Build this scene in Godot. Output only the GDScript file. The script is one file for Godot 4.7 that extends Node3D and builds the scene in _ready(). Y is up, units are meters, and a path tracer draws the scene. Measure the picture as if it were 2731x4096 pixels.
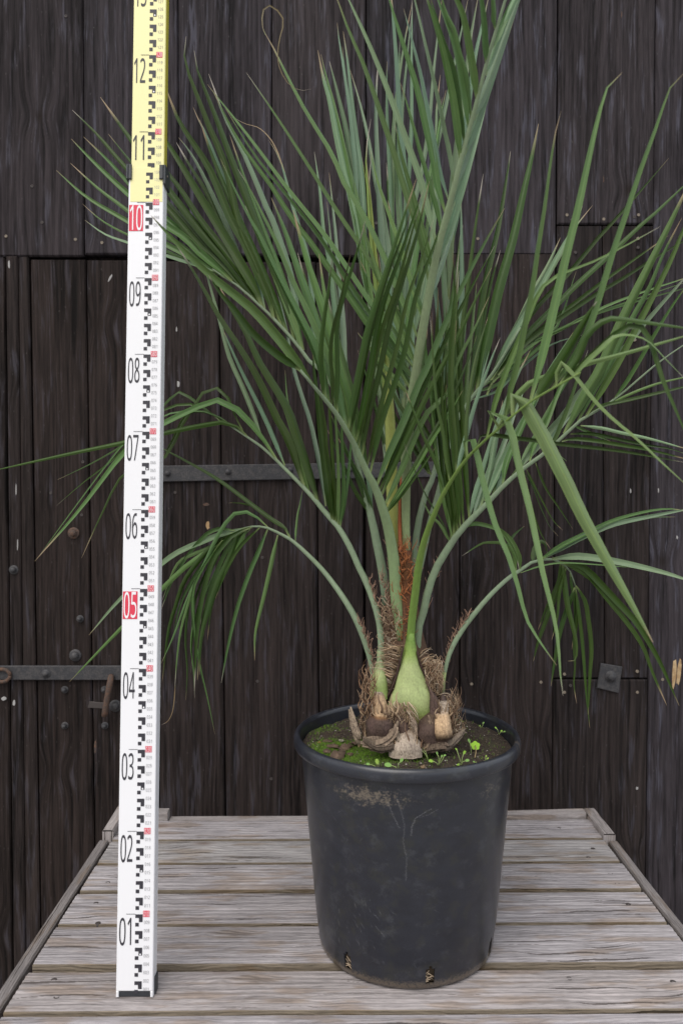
extends Node3D
# A potted palm and a levelling staff on a weathered deck table in front of a dark plank door.
const TOP := 0.72            # height of the table top above the ground, metres
const FOCAL := 3186.0        # focal length in photograph pixels (2731 x 4096)
const PITCH := 0.0331
const EYE := Vector3(0.0, TOP + 0.6285, 0.0)
const WALL := 1.60           # distance of the plank wall

var rng := RandomNumberGenerator.new()
var noise := FastNoiseLite.new()
var taken := {}
var mat := {}

# ---------------------------------------------------------------- helpers
func at(px: float, py: float, d: float) -> Vector3:
	# the point d metres in front of the camera that the photograph shows at a pixel
	var c := cos(PITCH)
	var s := sin(PITCH)
	var dir := Vector3(0, -s, -c) + Vector3.RIGHT * ((px - 1365.5) / FOCAL) + Vector3(0, c, -s) * ((2048.0 - py) / FOCAL)
	return EYE + dir * (d / -dir.z)

func on_level(px: float, py: float, y: float) -> Vector3:
	var c := cos(PITCH)
	var s := sin(PITCH)
	var dir := Vector3(0, -s, -c) + Vector3.RIGHT * ((px - 1365.5) / FOCAL) + Vector3(0, c, -s) * ((2048.0 - py) / FOCAL)
	return EYE + dir * ((y - EYE.y) / dir.y)

func numbered(called: String) -> String:
	if not taken.has(called):
		taken[called] = 0
		return called
	taken[called] += 1
	return "%s_%03d" % [called, taken[called]]

func thing(called: String, label: String, category: String, where := Vector3.ZERO, group := "") -> Node3D:
	var o := Node3D.new()
	o.name = numbered(called)
	add_child(o)
	o.position = where
	o.set_meta("label", label)
	o.set_meta("category", category)
	if group != "":
		o.set_meta("group", group)
	return o

func part(called: String, mesh: Mesh, m: Material, parent: Node3D, world := true) -> MeshInstance3D:
	# a mesh in world coordinates put under its thing (or under a part of it)
	var o := MeshInstance3D.new()
	o.name = called
	o.mesh = mesh
	o.material_override = m
	parent.add_child(o, true)
	if world and parent.get_parent() == self:
		o.transform = parent.transform.affine_inverse()
	return o

func lin(r: float, g: float, b: float) -> Color:
	return Color(r, g, b).linear_to_srgb()

func std(r: float, g: float, b: float, rough := 0.8) -> StandardMaterial3D:
	var m := StandardMaterial3D.new()
	m.albedo_color = lin(r, g, b)
	m.roughness = rough
	return m

func start() -> SurfaceTool:
	var st := SurfaceTool.new()
	st.begin(Mesh.PRIMITIVE_TRIANGLES)
	return st

func start_flat() -> SurfaceTool:
	var st := start()
	st.set_smooth_group(-1)
	return st

func finish(st: SurfaceTool, smooth := true) -> ArrayMesh:
	if smooth:
		st.index()
	st.generate_normals()
	return st.commit()

func quad(st: SurfaceTool, a: Vector3, b: Vector3, c: Vector3, d: Vector3) -> void:
	for p in [a, b, c, a, c, d]:
		st.add_vertex(p)

func quad_uv(st: SurfaceTool, p: Array, uv: Array) -> void:
	for i in [0, 1, 2, 0, 2, 3]:
		st.set_uv(uv[i])
		st.add_vertex(p[i])

# a slab between a front outline of four corners (lt, rt, rb, lb) and the same outline moved by back; front edges chamfered
func slab(st: SurfaceTool, lt: Vector3, rt: Vector3, rb: Vector3, lb: Vector3, back: Vector3, bevel: float, off := Vector2.ZERO) -> void:
	st.set_smooth_group(-1)
	var c := (lt + rt + rb + lb) / 4.0
	var outer := [lt, rt, rb, lb]
	var ex := (rt - lt).normalized()
	var ey := (lt - lb).normalized()
	var inner := [lt + (ex - ey) * bevel, rt + (-ex - ey) * bevel, rb + (-ex + ey) * bevel, lb + (ex + ey) * bevel]
	var uvof := func(p: Vector3) -> Vector2:
		return off + Vector2((p - c).dot(ex), -(p - c).dot(ey))
	var bk := back.normalized() * bevel
	quad_uv(st, inner, inner.map(uvof))
	for i in 4:
		var j := (i + 1) % 4
		quad_uv(st, [outer[i] + bk, outer[j] + bk, inner[j], inner[i]], [uvof.call(outer[i]), uvof.call(outer[j]), uvof.call(inner[j]), uvof.call(inner[i])])
		quad_uv(st, [outer[i] + back, outer[j] + back, outer[j] + bk, outer[i] + bk], [uvof.call(outer[i]) + Vector2(0, 0.02), uvof.call(outer[j]) + Vector2(0, 0.02), uvof.call(outer[j]), uvof.call(outer[i])])
	quad_uv(st, [lt + back, lb + back, rb + back, rt + back], [uvof.call(lt), uvof.call(lb), uvof.call(rb), uvof.call(rt)])

func box(st: SurfaceTool, lo: Vector3, hi: Vector3, bevel := 0.0) -> void:
	# axis-aligned; its front (+z) edges chamfered
	slab(st, Vector3(lo.x, hi.y, hi.z), hi, Vector3(hi.x, lo.y, hi.z), Vector3(lo.x, lo.y, hi.z), Vector3(0, 0, lo.z - hi.z), maxf(bevel, 0.0002))

func spin(st: SurfaceTool, profile: Array, centre: Vector3, axis: Vector3, sides: int) -> void:
	# profile: Vector2(radius, along axis)
	var u := axis.cross(Vector3(0.31, 0.17, 0.93)).normalized()
	var v := axis.cross(u).normalized()
	for k in profile.size() - 1:
		for i in sides:
			var a0 := TAU * i / sides
			var a1 := TAU * (i + 1) / sides
			var d0 := u * cos(a0) + v * sin(a0)
			var d1 := u * cos(a1) + v * sin(a1)
			var p: Vector2 = profile[k]
			var q: Vector2 = profile[k + 1]
			quad(st, centre + d0 * p.x + axis * p.y, centre + d0 * q.x + axis * q.y, centre + d1 * q.x + axis * q.y, centre + d1 * p.x + axis * p.y)

# a smooth curve through points, resampled to n + 1 points
func smooth_path(pts: Array, n: int) -> Array:
	var out := []
	var total := 0.0
	var acc := [0.0]
	for i in pts.size() - 1:
		total += (pts[i + 1] - pts[i]).length()
		acc.append(total)
	var seg := 0
	for k in n + 1:
		var s := total * k / n
		while seg < pts.size() - 2 and s > acc[seg + 1]:
			seg += 1
		var t: float = clampf((s - acc[seg]) / maxf(acc[seg + 1] - acc[seg], 1e-6), 0.0, 1.0)
		var p1: Vector3 = pts[seg]
		var p2: Vector3 = pts[seg + 1]
		var p0: Vector3 = pts[seg - 1] if seg > 0 else p1 * 2.0 - p2
		var p3: Vector3 = pts[seg + 2] if seg + 2 < pts.size() else p2 * 2.0 - p1
		out.append(p1.cubic_interpolate(p2, p0, p3, t))
	return out

# a tube with an elliptic section; radii per point: Vector2(across, deep); colours per point
func tube(st: SurfaceTool, path: Array, radii: Array, colors: Array, sides: int, facing := Vector3(0, 0, 1)) -> void:
	var rings := []
	for k in path.size():
		var a: Vector3 = path[maxi(k - 1, 0)]
		var b: Vector3 = path[mini(k + 1, path.size() - 1)]
		var t := (b - a).normalized()
		var w := t.cross(facing)
		if w.length() < 0.05:
			w = t.cross(Vector3(0, 1, 0.3))
		w = w.normalized()
		var n := w.cross(t).normalized()
		var ring := []
		for i in sides:
			var g := TAU * i / sides
			ring.append(path[k] + w * cos(g) * radii[k].x + n * sin(g) * radii[k].y)
		rings.append(ring)
	for k in path.size() - 1:
		for i in sides:
			var j := (i + 1) % sides
			var ids := [[k, i], [k + 1, i], [k + 1, j], [k, i], [k + 1, j], [k, j]]
			for id in ids:
				if colors.size():
					st.set_color(colors[id[0]])
				st.set_uv(Vector2(float(id[1]) / sides, float(id[0]) * 0.1))
				st.add_vertex(rings[id[0]][id[1]])
	for e in [0, path.size() - 1]:
		for i in sides - 2:
			var tri := [0, i + 1, i + 2] if e == 0 else [0, i + 2, i + 1]
			for q in tri:
				if colors.size():
					st.set_color(colors[e])
				st.set_uv(Vector2.ZERO)
				st.add_vertex(rings[e][q])

func image_of(w: int, h: int, f: Callable) -> ImageTexture:
	var data := PackedByteArray()
	data.resize(w * h * 3)
	var k := 0
	for y in h:
		for x in w:
			var c: Color = f.call(x, y)
			data[k] = clampi(int(c.r * 255.0 + 0.5), 0, 255)
			data[k + 1] = clampi(int(c.g * 255.0 + 0.5), 0, 255)
			data[k + 2] = clampi(int(c.b * 255.0 + 0.5), 0, 255)
			k += 3
	return ImageTexture.create_from_image(Image.create_from_data(w, h, false, Image.FORMAT_RGB8, data))

func n2(x: float, y: float, z := 0.0) -> float:
	return noise.get_noise_3d(x, y, z)

# noise that closes on itself after h rows, so that boards show no seam
func ny(x: float, y: float, stretch: float, z: float, h := 1024.0) -> float:
	var a := TAU * y / h
	var r := h * stretch / TAU
	return noise.get_noise_3d(x + z * 23.0, r * cos(a) + z, r * sin(a))

# ---------------------------------------------------------------- materials
func dark_wood(weather: float, base: Vector3) -> StandardMaterial3D:
	# black-brown stained boards, grain upright; one texture is 0.7 m wide and 2.8 m tall
	var w := 512
	var h := 1024
	var knots := []
	for i in 13:
		knots.append(Vector3(rng.randf() * w, rng.randf() * h, rng.randf_range(8, 15)))
	var tall := PackedFloat32Array()
	tall.resize(w * h)
	var tex := image_of(w, h, func(x: int, y: int) -> Color:
		var fx := float(x)
		var fy := float(y)
		var ring := 0.0
		var heart := 0.0
		for k in knots:
			var dx: float = fx - k.x
			var dy: float = (fposmod(fy - k.y + h * 0.5, h) - h * 0.5) * 1.5
			var r2: float = (dx * dx + dy * dy) / (k.z * k.z)
			if r2 < 16.0:
				ring += dx * 0.9 * exp(-r2 * 0.35)
				heart = maxf(heart, exp(-r2 * 2.2))
		var gx := fx + ring + 9.0 * ny(fx * 0.12, fy, 0.06, 3.0)
		var grain := ny(gx * 5.2, fy, 0.28, 10.0)
		var fine := ny(gx * 13.0, fy, 1.1, 30.0)
		var wide := ny(fx * 0.28, fy, 0.10, 50.0)
		var worn := smoothstep(0.18, 0.75, ny(gx * 1.9, fy, 0.50, 70.0) + 0.40 * fine + 0.2 * grain)
		var crack := smoothstep(0.50, 0.62, absf(ny(gx * 2.6, fy, 0.07, 90.0)) + 0.20 * fine)
		var line := smoothstep(0.10, 0.45, ny(gx * 3.4, fy, 0.10, 140.0)) * smoothstep(-0.3, 0.4, ny(fx * 0.9, fy, 0.4, 150.0))
		var v := 1.08 + 0.85 * grain + 0.50 * fine + 0.45 * wide - 0.55 * line
		var c := base * maxf(v, 0.25)
		c = c.lerp(Vector3(0.070, 0.068, 0.086) * (1.0 + 0.5 * fine), worn * weather)
		c = c.lerp(Vector3(0.012, 0.010, 0.010), crack * 0.75)
		c = c.lerp(Vector3(0.018, 0.013, 0.011), heart * 0.8)
		var dust := ny(fx * 17.0, fy, 11.0, 120.0)
		if dust > 0.63:
			c = c.lerp(Vector3(0.20, 0.19, 0.19), (dust - 0.63) * 2.6)
		tall[y * w + x] = clampf(0.55 + 0.35 * grain + 0.3 * fine - 0.3 * line - 0.5 * crack - 0.3 * heart, 0.0, 1.0)
		return Color(c.x, c.y, c.z).linear_to_srgb())
	var bump := image_of(w, h, func(x: int, y: int) -> Color:
		var v := tall[y * w + x]
		return Color(v, v, v))
	var m := StandardMaterial3D.new()
	m.albedo_texture = tex
	m.roughness = 0.78
	m.metallic_specular = 0.26
	m.vertex_color_use_as_albedo = true
	m.uv1_scale = Vector3(1.0 / 0.7, 1.0 / 2.8, 1)
	m.heightmap_enabled = true
	m.heightmap_texture = bump
	m.heightmap_scale = 0.22
	return m

func grey_wood() -> StandardMaterial3D:
	# silvered softwood, grain along v; a texture is 0.4 m across the grain and 1.6 m along it
	var w := 512
	var h := 1024
	var knots := []
	for i in 7:
		knots.append(Vector3(rng.randf() * w, rng.randf() * h, rng.randf_range(9, 16)))
	var tall := PackedFloat32Array()
	tall.resize(w * h)
	var tex := image_of(w, h, func(x: int, y: int) -> Color:
		var fx := float(x)
		var fy := float(y)
		var push := 0.0
		var heart := 0.0
		for k in knots:
			var dx: float = fx - k.x
			var dy: float = (fposmod(fy - k.y + h * 0.5, h) - h * 0.5) * 0.9
			var r2: float = (dx * dx + dy * dy) / (k.z * k.z)
			if r2 < 25.0:
				push += dx * 1.1 * exp(-r2 * 0.22)
				heart = maxf(heart, exp(-r2 * 1.3))
		var gx := fx + push + 12.0 * ny(fx * 0.10, fy, 0.10, 203.0) + 5.0 * ny(fx * 0.3, fy, 0.35, 213.0)
		var band := 0.5 + 0.5 * sin(gx * 1.05 + 4.0 * ny(gx * 0.4, fy, 0.05, 220.0))
		var grain := ny(gx * 6.5, fy, 0.55, 210.0)
		var fine := ny(gx * 15.0, fy, 2.2, 230.0)
		var blotch := ny(fx * 0.35, fy, 0.35, 250.0)
		var warm := smoothstep(0.05, 0.45, ny(fx * 0.8, fy, 0.35, 270.0))
		var crack := smoothstep(0.50, 0.56, absf(ny(gx * 2.2, fy, 0.09, 290.0)) + 0.10 * fine)
		var v := 1.06 + 0.30 * grain + 0.30 * fine + 0.28 * blotch - 0.18 * band
		var c := Vector3(0.335, 0.312, 0.320) * maxf(v, 0.3)
		c = c.lerp(Vector3(0.25, 0.195, 0.155) * v, warm * 0.6)
		c = c.lerp(Vector3(0.20, 0.185, 0.20), smoothstep(0.28, 0.7, ny(gx * 1.6, fy, 0.5, 330.0)) * 0.4)
		c = c.lerp(Vector3(0.05, 0.04, 0.036), crack * 0.8)
		c = c.lerp(Vector3(0.15, 0.105, 0.085), heart * 0.75)
		var speck := ny(fx * 13.0, fy, 9.0, 350.0)
		if speck > 0.6:
			c = c.lerp(Vector3(0.09, 0.075, 0.065), (speck - 0.6) * 2.0)
		tall[y * w + x] = clampf(0.55 + 0.25 * grain + 0.22 * fine - 0.25 * band - 0.5 * crack, 0.0, 1.0)
		return Color(c.x, c.y, c.z).linear_to_srgb())
	var bump := image_of(w, h, func(x: int, y: int) -> Color:
		var v := tall[y * w + x]
		return Color(v, v, v))
	var m := StandardMaterial3D.new()
	m.albedo_texture = tex
	m.roughness = 0.85
	m.metallic_specular = 0.3
	m.vertex_color_use_as_albedo = true
	m.uv1_scale = Vector3(1.0 / 0.4, 1.0 / 1.6, 1)
	m.heightmap_enabled = true
	m.heightmap_texture = bump
	m.heightmap_scale = 0.14
	return m

func rough_of(base: Vector3, other: Vector3, rough: float, freq: float, relief := 0.0, share := 0.5) -> StandardMaterial3D:
	# a mottled material on object axes
	var tex := image_of(256, 256, func(x: int, y: int) -> Color:
		var a := n2(x * 1.3, y * 1.3, freq)
		var b := n2(x * 5.5, y * 5.5, freq + 40.0)
		var f := smoothstep(-0.3, 0.5, a * 0.7 + b * 0.6)
		var c := base.lerp(other, f * share * 2.0 if f * share * 2.0 < 1.0 else 1.0) * (1.0 + 0.3 * b)
		return Color(c.x, c.y, c.z).linear_to_srgb())
	var m := StandardMaterial3D.new()
	m.albedo_texture = tex
	m.roughness = rough
	m.uv1_triplanar = true
	m.uv1_scale = Vector3.ONE * freq
	if relief > 0.0:
		m.heightmap_enabled = true
		m.heightmap_texture = tex
		m.heightmap_scale = relief
	return m

func pot_plastic() -> StandardMaterial3D:
	# black polythene, scuffed and dusty; u runs round the pot (0.5 faces the table's front), v up the wall
	var w := 1024
	var h := 512
	var marks := PackedFloat32Array()
	marks.resize(w * h)
	# scratches and pale root prints: wandering fine lines, each [u, v, heading, length, strength]
	var walk := func(u: float, v: float, heading: float, length: int, strength: float, wobble: float) -> void:
		var x := u * w
		var y := (1.0 - v) * h
		for k in length:
			heading += rng.randf_range(-wobble, wobble)
			x += cos(heading)
			y += sin(heading)
			var s := strength * rng.randf_range(0.25, 1.0) * smoothstep(0.0, 8.0, float(mini(k, length - k)))
			var i := posmod(int(y), h) * w + posmod(int(x), w)
			marks[i] = maxf(marks[i], s)
			if rng.randf() < 0.45:
				var i2 := posmod(int(y) + 1, h) * w + posmod(int(x), w)
				marks[i2] = maxf(marks[i2], s * 0.5)
	# the pale print of a root under the lip, branching down the wall
	var trace := func(pts: Array, strength: float) -> void:
		for i in pts.size() - 1:
			var n := int(pts[i].distance_to(pts[i + 1]) * 900.0) + 2
			for k in n:
				var p: Vector2 = pts[i].lerp(pts[i + 1], float(k) / n)
				var x := p.x * w + 2.2 * n2(k * 9.0, i * 40.0 + p.y * 300.0, 570.0)
				var y := (1.0 - p.y) * h + rng.randf_range(-0.7, 0.7)
				var at_px := posmod(int(y), h) * w + posmod(int(x), w)
				marks[at_px] = maxf(marks[at_px], strength * rng.randf_range(0.2, 1.0))
	trace.call([Vector2(0.474, 0.86), Vector2(0.481, 0.80), Vector2(0.485, 0.74), Vector2(0.483, 0.67), Vector2(0.488, 0.60), Vector2(0.487, 0.50)], 0.28)
	trace.call([Vector2(0.521, 0.815), Vector2(0.510, 0.795), Vector2(0.500, 0.775), Vector2(0.495, 0.74), Vector2(0.494, 0.70)], 0.55)
	trace.call([Vector2(0.531, 0.81), Vector2(0.518, 0.79), Vector2(0.505, 0.78)], 0.35)
	trace.call([Vector2(0.462, 0.84), Vector2(0.470, 0.78), Vector2(0.478, 0.73)], 0.35)
	for k in 34:
		walk.call(rng.randf_range(0.36, 0.45), rng.randf_range(0.12, 0.42), rng.randf_range(0.9, 1.5), rng.randi_range(6, 22), 0.42, 0.05)
	for k in 60:
		walk.call(rng.randf_range(0.25, 0.75), rng.randf_range(0.03, 0.85), rng.randf_range(0.6, 2.4), rng.randi_range(4, 18), 0.25, 0.06)
	for k in 90:
		walk.call(rng.randf(), rng.randf(), rng.randf_range(0.0, PI), 2, 0.6, 0.2)
	var tex := image_of(w, h, func(x: int, y: int) -> Color:
		var u := float(x) / w
		var v := 1.0 - float(y) / h
		var a := n2(x * 0.6, y * 0.9, 500.0)
		var b := n2(x * 2.6, y * 2.0, 520.0)
		var f := n2(x * 7.5, y * 6.0, 540.0)
		var c := Vector3(0.0180, 0.0200, 0.0275) * (1.0 + 0.25 * a + 0.15 * f)
		# olive film in patches
		c = c.lerp(Vector3(0.030, 0.031, 0.026), smoothstep(0.0, 0.6, n2(x * 0.9, y * 0.7, 515.0) + 0.3 * b) * 0.5)
		# pale rubbed haze
		c = c.lerp(Vector3(0.060, 0.064, 0.074), smoothstep(0.12, 0.85, n2(x * 0.8, y * 0.7, 560.0) + 0.35 * f + 0.25 * b) * 0.42)
		# dried soil splashed under the lip and near the foot
		var under := exp(-pow((v - 0.855) / 0.045, 2.0)) * (exp(-pow((u - 0.435) / 0.045, 2.0)) + 0.45 * exp(-pow((u - 0.62) / 0.03, 2.0)) + 0.15)
		var soil := smoothstep(0.35, 1.0, under * 0.75 + 0.55 * b + 0.6 * f)
		c = c.lerp(Vector3(0.20, 0.165, 0.125), soil * 0.7 * minf(1.0, under * 2.0))
		var foot := exp(-pow((v - 0.02) / 0.03, 2.0))
		c = c.lerp(Vector3(0.16, 0.125, 0.09), smoothstep(0.2, 0.7, foot * 0.7 + 0.6 * f) * foot * 0.7)
		var smear := exp(-pow((u - 0.695) / 0.02, 2.0)) * smoothstep(-0.2, 0.5, n2(x * 3.0, y * 0.7, 580.0))
		c = c.lerp(Vector3(0.11, 0.09, 0.07), smear * 0.6)
		c = c.lerp(Vector3(0.34, 0.34, 0.35), minf(marks[y * w + x], 1.0) * 0.8)
		return Color(c.x, c.y, c.z).linear_to_srgb())
	var m := StandardMaterial3D.new()
	m.albedo_texture = tex
	m.roughness = 0.31
	m.metallic_specular = 0.55
	return m

func leaf_material() -> StandardMaterial3D:
	# the blade's own lines: pale margins and midrib, fine parallel veins; u across, v along
	var tex := image_of(64, 256, func(x: int, y: int) -> Color:
		var u := (x + 0.5) / 64.0
		var edge := absf(u - 0.5) * 2.0
		var vein := 0.84 + 0.06 * sin(u * 50.0) + 0.10 * n2(x * 9.0, y * 0.5, 600.0) + 0.10 * n2(x * 3.0, y * 0.3, 606.0)
		var c := Vector3.ONE * vein
		c = c.lerp(Vector3(1.12, 1.10, 0.95), smoothstep(0.86, 1.0, edge) * 0.8)
		c = c.lerp(Vector3(1.12, 1.12, 0.90), smoothstep(0.10, 0.03, edge) * 0.7)
		c *= 1.0 + 0.10 * n2(x * 1.0, y * 1.5, 620.0)
		if n2(x * 3.0, y * 2.5, 640.0) > 0.62:
			c = c * Vector3(0.95, 0.75, 0.5)
		return Color(clampf(c.x * 0.9, 0, 1), clampf(c.y * 0.9, 0, 1), clampf(c.z * 0.9, 0, 1)).linear_to_srgb())
	var m := StandardMaterial3D.new()
	m.albedo_texture = tex
	m.vertex_color_use_as_albedo = true
	m.roughness = 0.42
	m.metallic_specular = 0.38
	m.backlight_enabled = true
	m.backlight = Color(0.22, 0.28, 0.10)
	return m

func tinted(rough: float, tex_freq := 0.0, relief := 0.0, contrast := 1.0) -> StandardMaterial3D:
	var m := StandardMaterial3D.new()
	m.vertex_color_use_as_albedo = true
	m.roughness = rough
	m.metallic_specular = 0.4
	if tex_freq > 0.0:
		m.albedo_texture = image_of(256, 256, func(x: int, y: int) -> Color:
			var a := n2(x * 2.0, y * 1.0, 700.0 + tex_freq)
			var b := n2(x * 9.0, y * 1.6, 720.0 + tex_freq)
			var v := clampf(0.74 + contrast * (0.28 * a + 0.25 * b), 0.1, 1.0)
			return Color(v, v * (0.97 + 0.05 * a), v * (0.95 + 0.06 * b)).linear_to_srgb())
		m.uv1_triplanar = true
		m.uv1_scale = Vector3.ONE * tex_freq
		if relief > 0.0:
			m.heightmap_enabled = true
			m.heightmap_texture = m.albedo_texture
			m.heightmap_scale = relief
	return m

func make_materials() -> void:
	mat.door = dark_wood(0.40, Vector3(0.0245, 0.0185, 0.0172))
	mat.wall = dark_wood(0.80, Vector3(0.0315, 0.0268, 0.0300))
	mat.deck = grey_wood()
	mat.pot = pot_plastic()
	mat.leaf = leaf_material()
	mat.stalk = tinted(0.42, 12.0, 0.01, 0.4)
	mat.sheath = tinted(0.55, 24.0, 0.02, 0.8)
	mat.husk = tinted(0.85, 26.0, 0.16, 2.0)
	mat.fibre = tinted(0.9)
	mat.iron = rough_of(Vector3(0.034, 0.034, 0.038), Vector3(0.060, 0.056, 0.056), 0.62, 5.0, 0.05)
	mat.rust = rough_of(Vector3(0.060, 0.045, 0.038), Vector3(0.13, 0.065, 0.038), 0.8, 9.0, 0.05)
	mat.soil = tinted(0.95, 16.0, 0.25)
	mat.crumb = tinted(0.95)
	mat.white = std(0.84, 0.84, 0.86, 0.38)
	mat.yellow = std(0.84, 0.79, 0.39, 0.38)
	mat.olive = std(0.42, 0.37, 0.035, 0.4)
	mat.film = std(0.86, 0.81, 0.40, 0.38)
	mat.ink = std(0.035, 0.033, 0.042, 0.55)
	mat.grey_ink = std(0.30, 0.30, 0.31, 0.55)
	mat.red = std(0.70, 0.045, 0.085, 0.5)
	mat.plastic = std(0.030, 0.033, 0.038, 0.45)
	mat.screw = std(0.22, 0.18, 0.135, 0.55)
	mat.screw_dark = std(0.055, 0.045, 0.042, 0.7)
	mat.bare_wood = rough_of(Vector3(0.50, 0.36, 0.20), Vector3(0.34, 0.21, 0.10), 0.85, 6.0, 0.03)
	mat.paint_and_gap_light = std(0.36, 0.35, 0.34, 0.8)  # also colours the daylight drawn in the gap by the hasp

# ---------------------------------------------------------------- the scene
func _ready() -> void:
	rng.seed = 20240611
	noise.seed = 7
	noise.noise_type = FastNoiseLite.TYPE_SIMPLEX
	noise.frequency = 0.03
	make_camera_and_light()
	make_materials()
	make_ground()
	make_wall()
	make_door()
	make_table()
	make_pot()
	make_soil()
	make_staff()
	make_palm()
	make_seedlings()

func make_camera_and_light() -> void:
	var cam := Camera3D.new()
	cam.name = "camera"
	add_child(cam)
	cam.position = EYE
	cam.rotation = Vector3(-PITCH, 0, 0)
	var lens := CameraAttributesPhysical.new()
	lens.frustum_focal_length = 18.66
	lens.frustum_focus_distance = 1.16
	lens.exposure_aperture = 4.2
	lens.frustum_near = 0.05
	lens.frustum_far = 60.0
	cam.attributes = lens
	cam.fov = rad_to_deg(2.0 * atan(2048.0 / FOCAL))
	cam.near = 0.05
	cam.far = 60.0
	cam.current = true
	var around := WorldEnvironment.new()
	around.name = "sky_and_air"
	var env := Environment.new()
	env.background_mode = Environment.BG_SKY
	env.tonemap_mode = Environment.TONE_MAPPER_LINEAR
	env.tonemap_exposure = 1.46
	env.sdfgi_enabled = true
	env.ssao_enabled = true
	env.ssil_enabled = true
	var overcast := ProceduralSkyMaterial.new()
	overcast.sky_top_color = lin(0.89, 0.94, 1.02)
	overcast.sky_horizon_color = lin(0.42, 0.45, 0.51)
	overcast.sky_curve = 0.3
	overcast.ground_bottom_color = lin(0.16, 0.15, 0.15)
	overcast.ground_horizon_color = lin(0.30, 0.29, 0.29)
	overcast.sun_angle_max = 1.0
	overcast.energy_multiplier = 1.15
	var sky := Sky.new()
	sky.sky_material = overcast
	env.sky = sky
	around.environment = env
	add_child(around)
	var sun := DirectionalLight3D.new()
	sun.name = "veiled_sun"
	sun.light_color = Color(1.0, 0.985, 0.97)
	sun.light_energy = 0.5
	sun.light_angular_distance = 45.0
	sun.shadow_enabled = true
	add_child(sun)
	sun.look_at_from_position(Vector3(-1.2, 3.2, 2.2), Vector3.ZERO)

func make_ground() -> void:
	var plane := PlaneMesh.new()
	plane.size = Vector2(40, 40)
	var o := MeshInstance3D.new()
	o.name = "ground"
	o.mesh = plane
	o.material_override = rough_of(Vector3(0.20, 0.19, 0.18), Vector3(0.30, 0.28, 0.26), 0.9, 1.0)
	add_child(o)
	o.set_meta("kind", "structure")

# one upright board given by its four corners in the photograph
func board(parent: Node3D, c: Array, d: float, m: Material, thick := 0.026, bevel := 0.0028) -> MeshInstance3D:
	var st := start()
	var k := rng.randf_range(0.80, 1.28)
	var warm := rng.randf_range(-0.06, 0.07)
	st.set_color(Color(k * (1.0 + warm), k, k * (1.0 - warm)))
	slab(st, at(c[0], c[2], d), at(c[1], c[2], d), at(c[4], c[5], d), at(c[3], c[5], d), Vector3(0, 0, -thick), bevel, Vector2(rng.randf() * 0.7, rng.randf() * 2.8))
	return part("plank", finish(st, false), m, parent)

func screw(parent: Node3D, px: float, py: float, d: float, r: float, m: Material, called := "screw") -> void:
	var st := start()
	spin(st, [Vector2(r, -0.004), Vector2(r, 0.0006), Vector2(r * 0.8, 0.0014), Vector2(r * 0.4, 0.0006), Vector2(0.0, 0.0002)], at(px, py, d), Vector3(0, 0, 1), 10)
	part(called, finish(st), m, parent)

func bolt(parent: Node3D, px: float, py: float, d: float, r: float, m: Material) -> void:
	# a washer and a hexagonal or domed head
	var st := start()
	var c := at(px, py, d)
	spin(st, [Vector2(r * 1.55, -0.004), Vector2(r * 1.55, 0.0018), Vector2(r, 0.002)], c, Vector3(0, 0, 1), 14)
	spin(st, [Vector2(r, 0.0), Vector2(r, 0.006), Vector2(r * 0.72, 0.0095), Vector2(0, 0.0105)], c, Vector3(0, 0, 1), 8)
	part("bolt", finish(st), m, parent)

func patch(called: String, parent: Node3D, px: float, py: float, w: float, h: float, d: float, m: Material, lean := 0.0) -> void:
	# a small ragged splinter scar or paint fleck, proud by half a millimetre
	var st := start_flat()
	var rim := []
	var n := 11
	for i in n:
		var a := TAU * i / n
		var k := rng.randf_range(0.72, 1.08)
		var x := cos(a) * w * 0.5 * k
		var y := sin(a) * h * 0.5 * k
		rim.append(at(px + x + y * lean, py + y, d))
	var up := Vector3(0, 0, 0.0007)
	var c := at(px, py, d)
	for i in n:
		var j := (i + 1) % n
		for p in [c + up, rim[j] * 0.85 + c * 0.15 + up, rim[i] * 0.85 + c * 0.15 + up]:
			st.add_vertex(p)
		quad(st, rim[i] * 0.85 + c * 0.15 + up, rim[j] * 0.85 + c * 0.15 + up, rim[j] - up, rim[i] - up)
	part(called, finish(st, false), m, parent)

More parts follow.
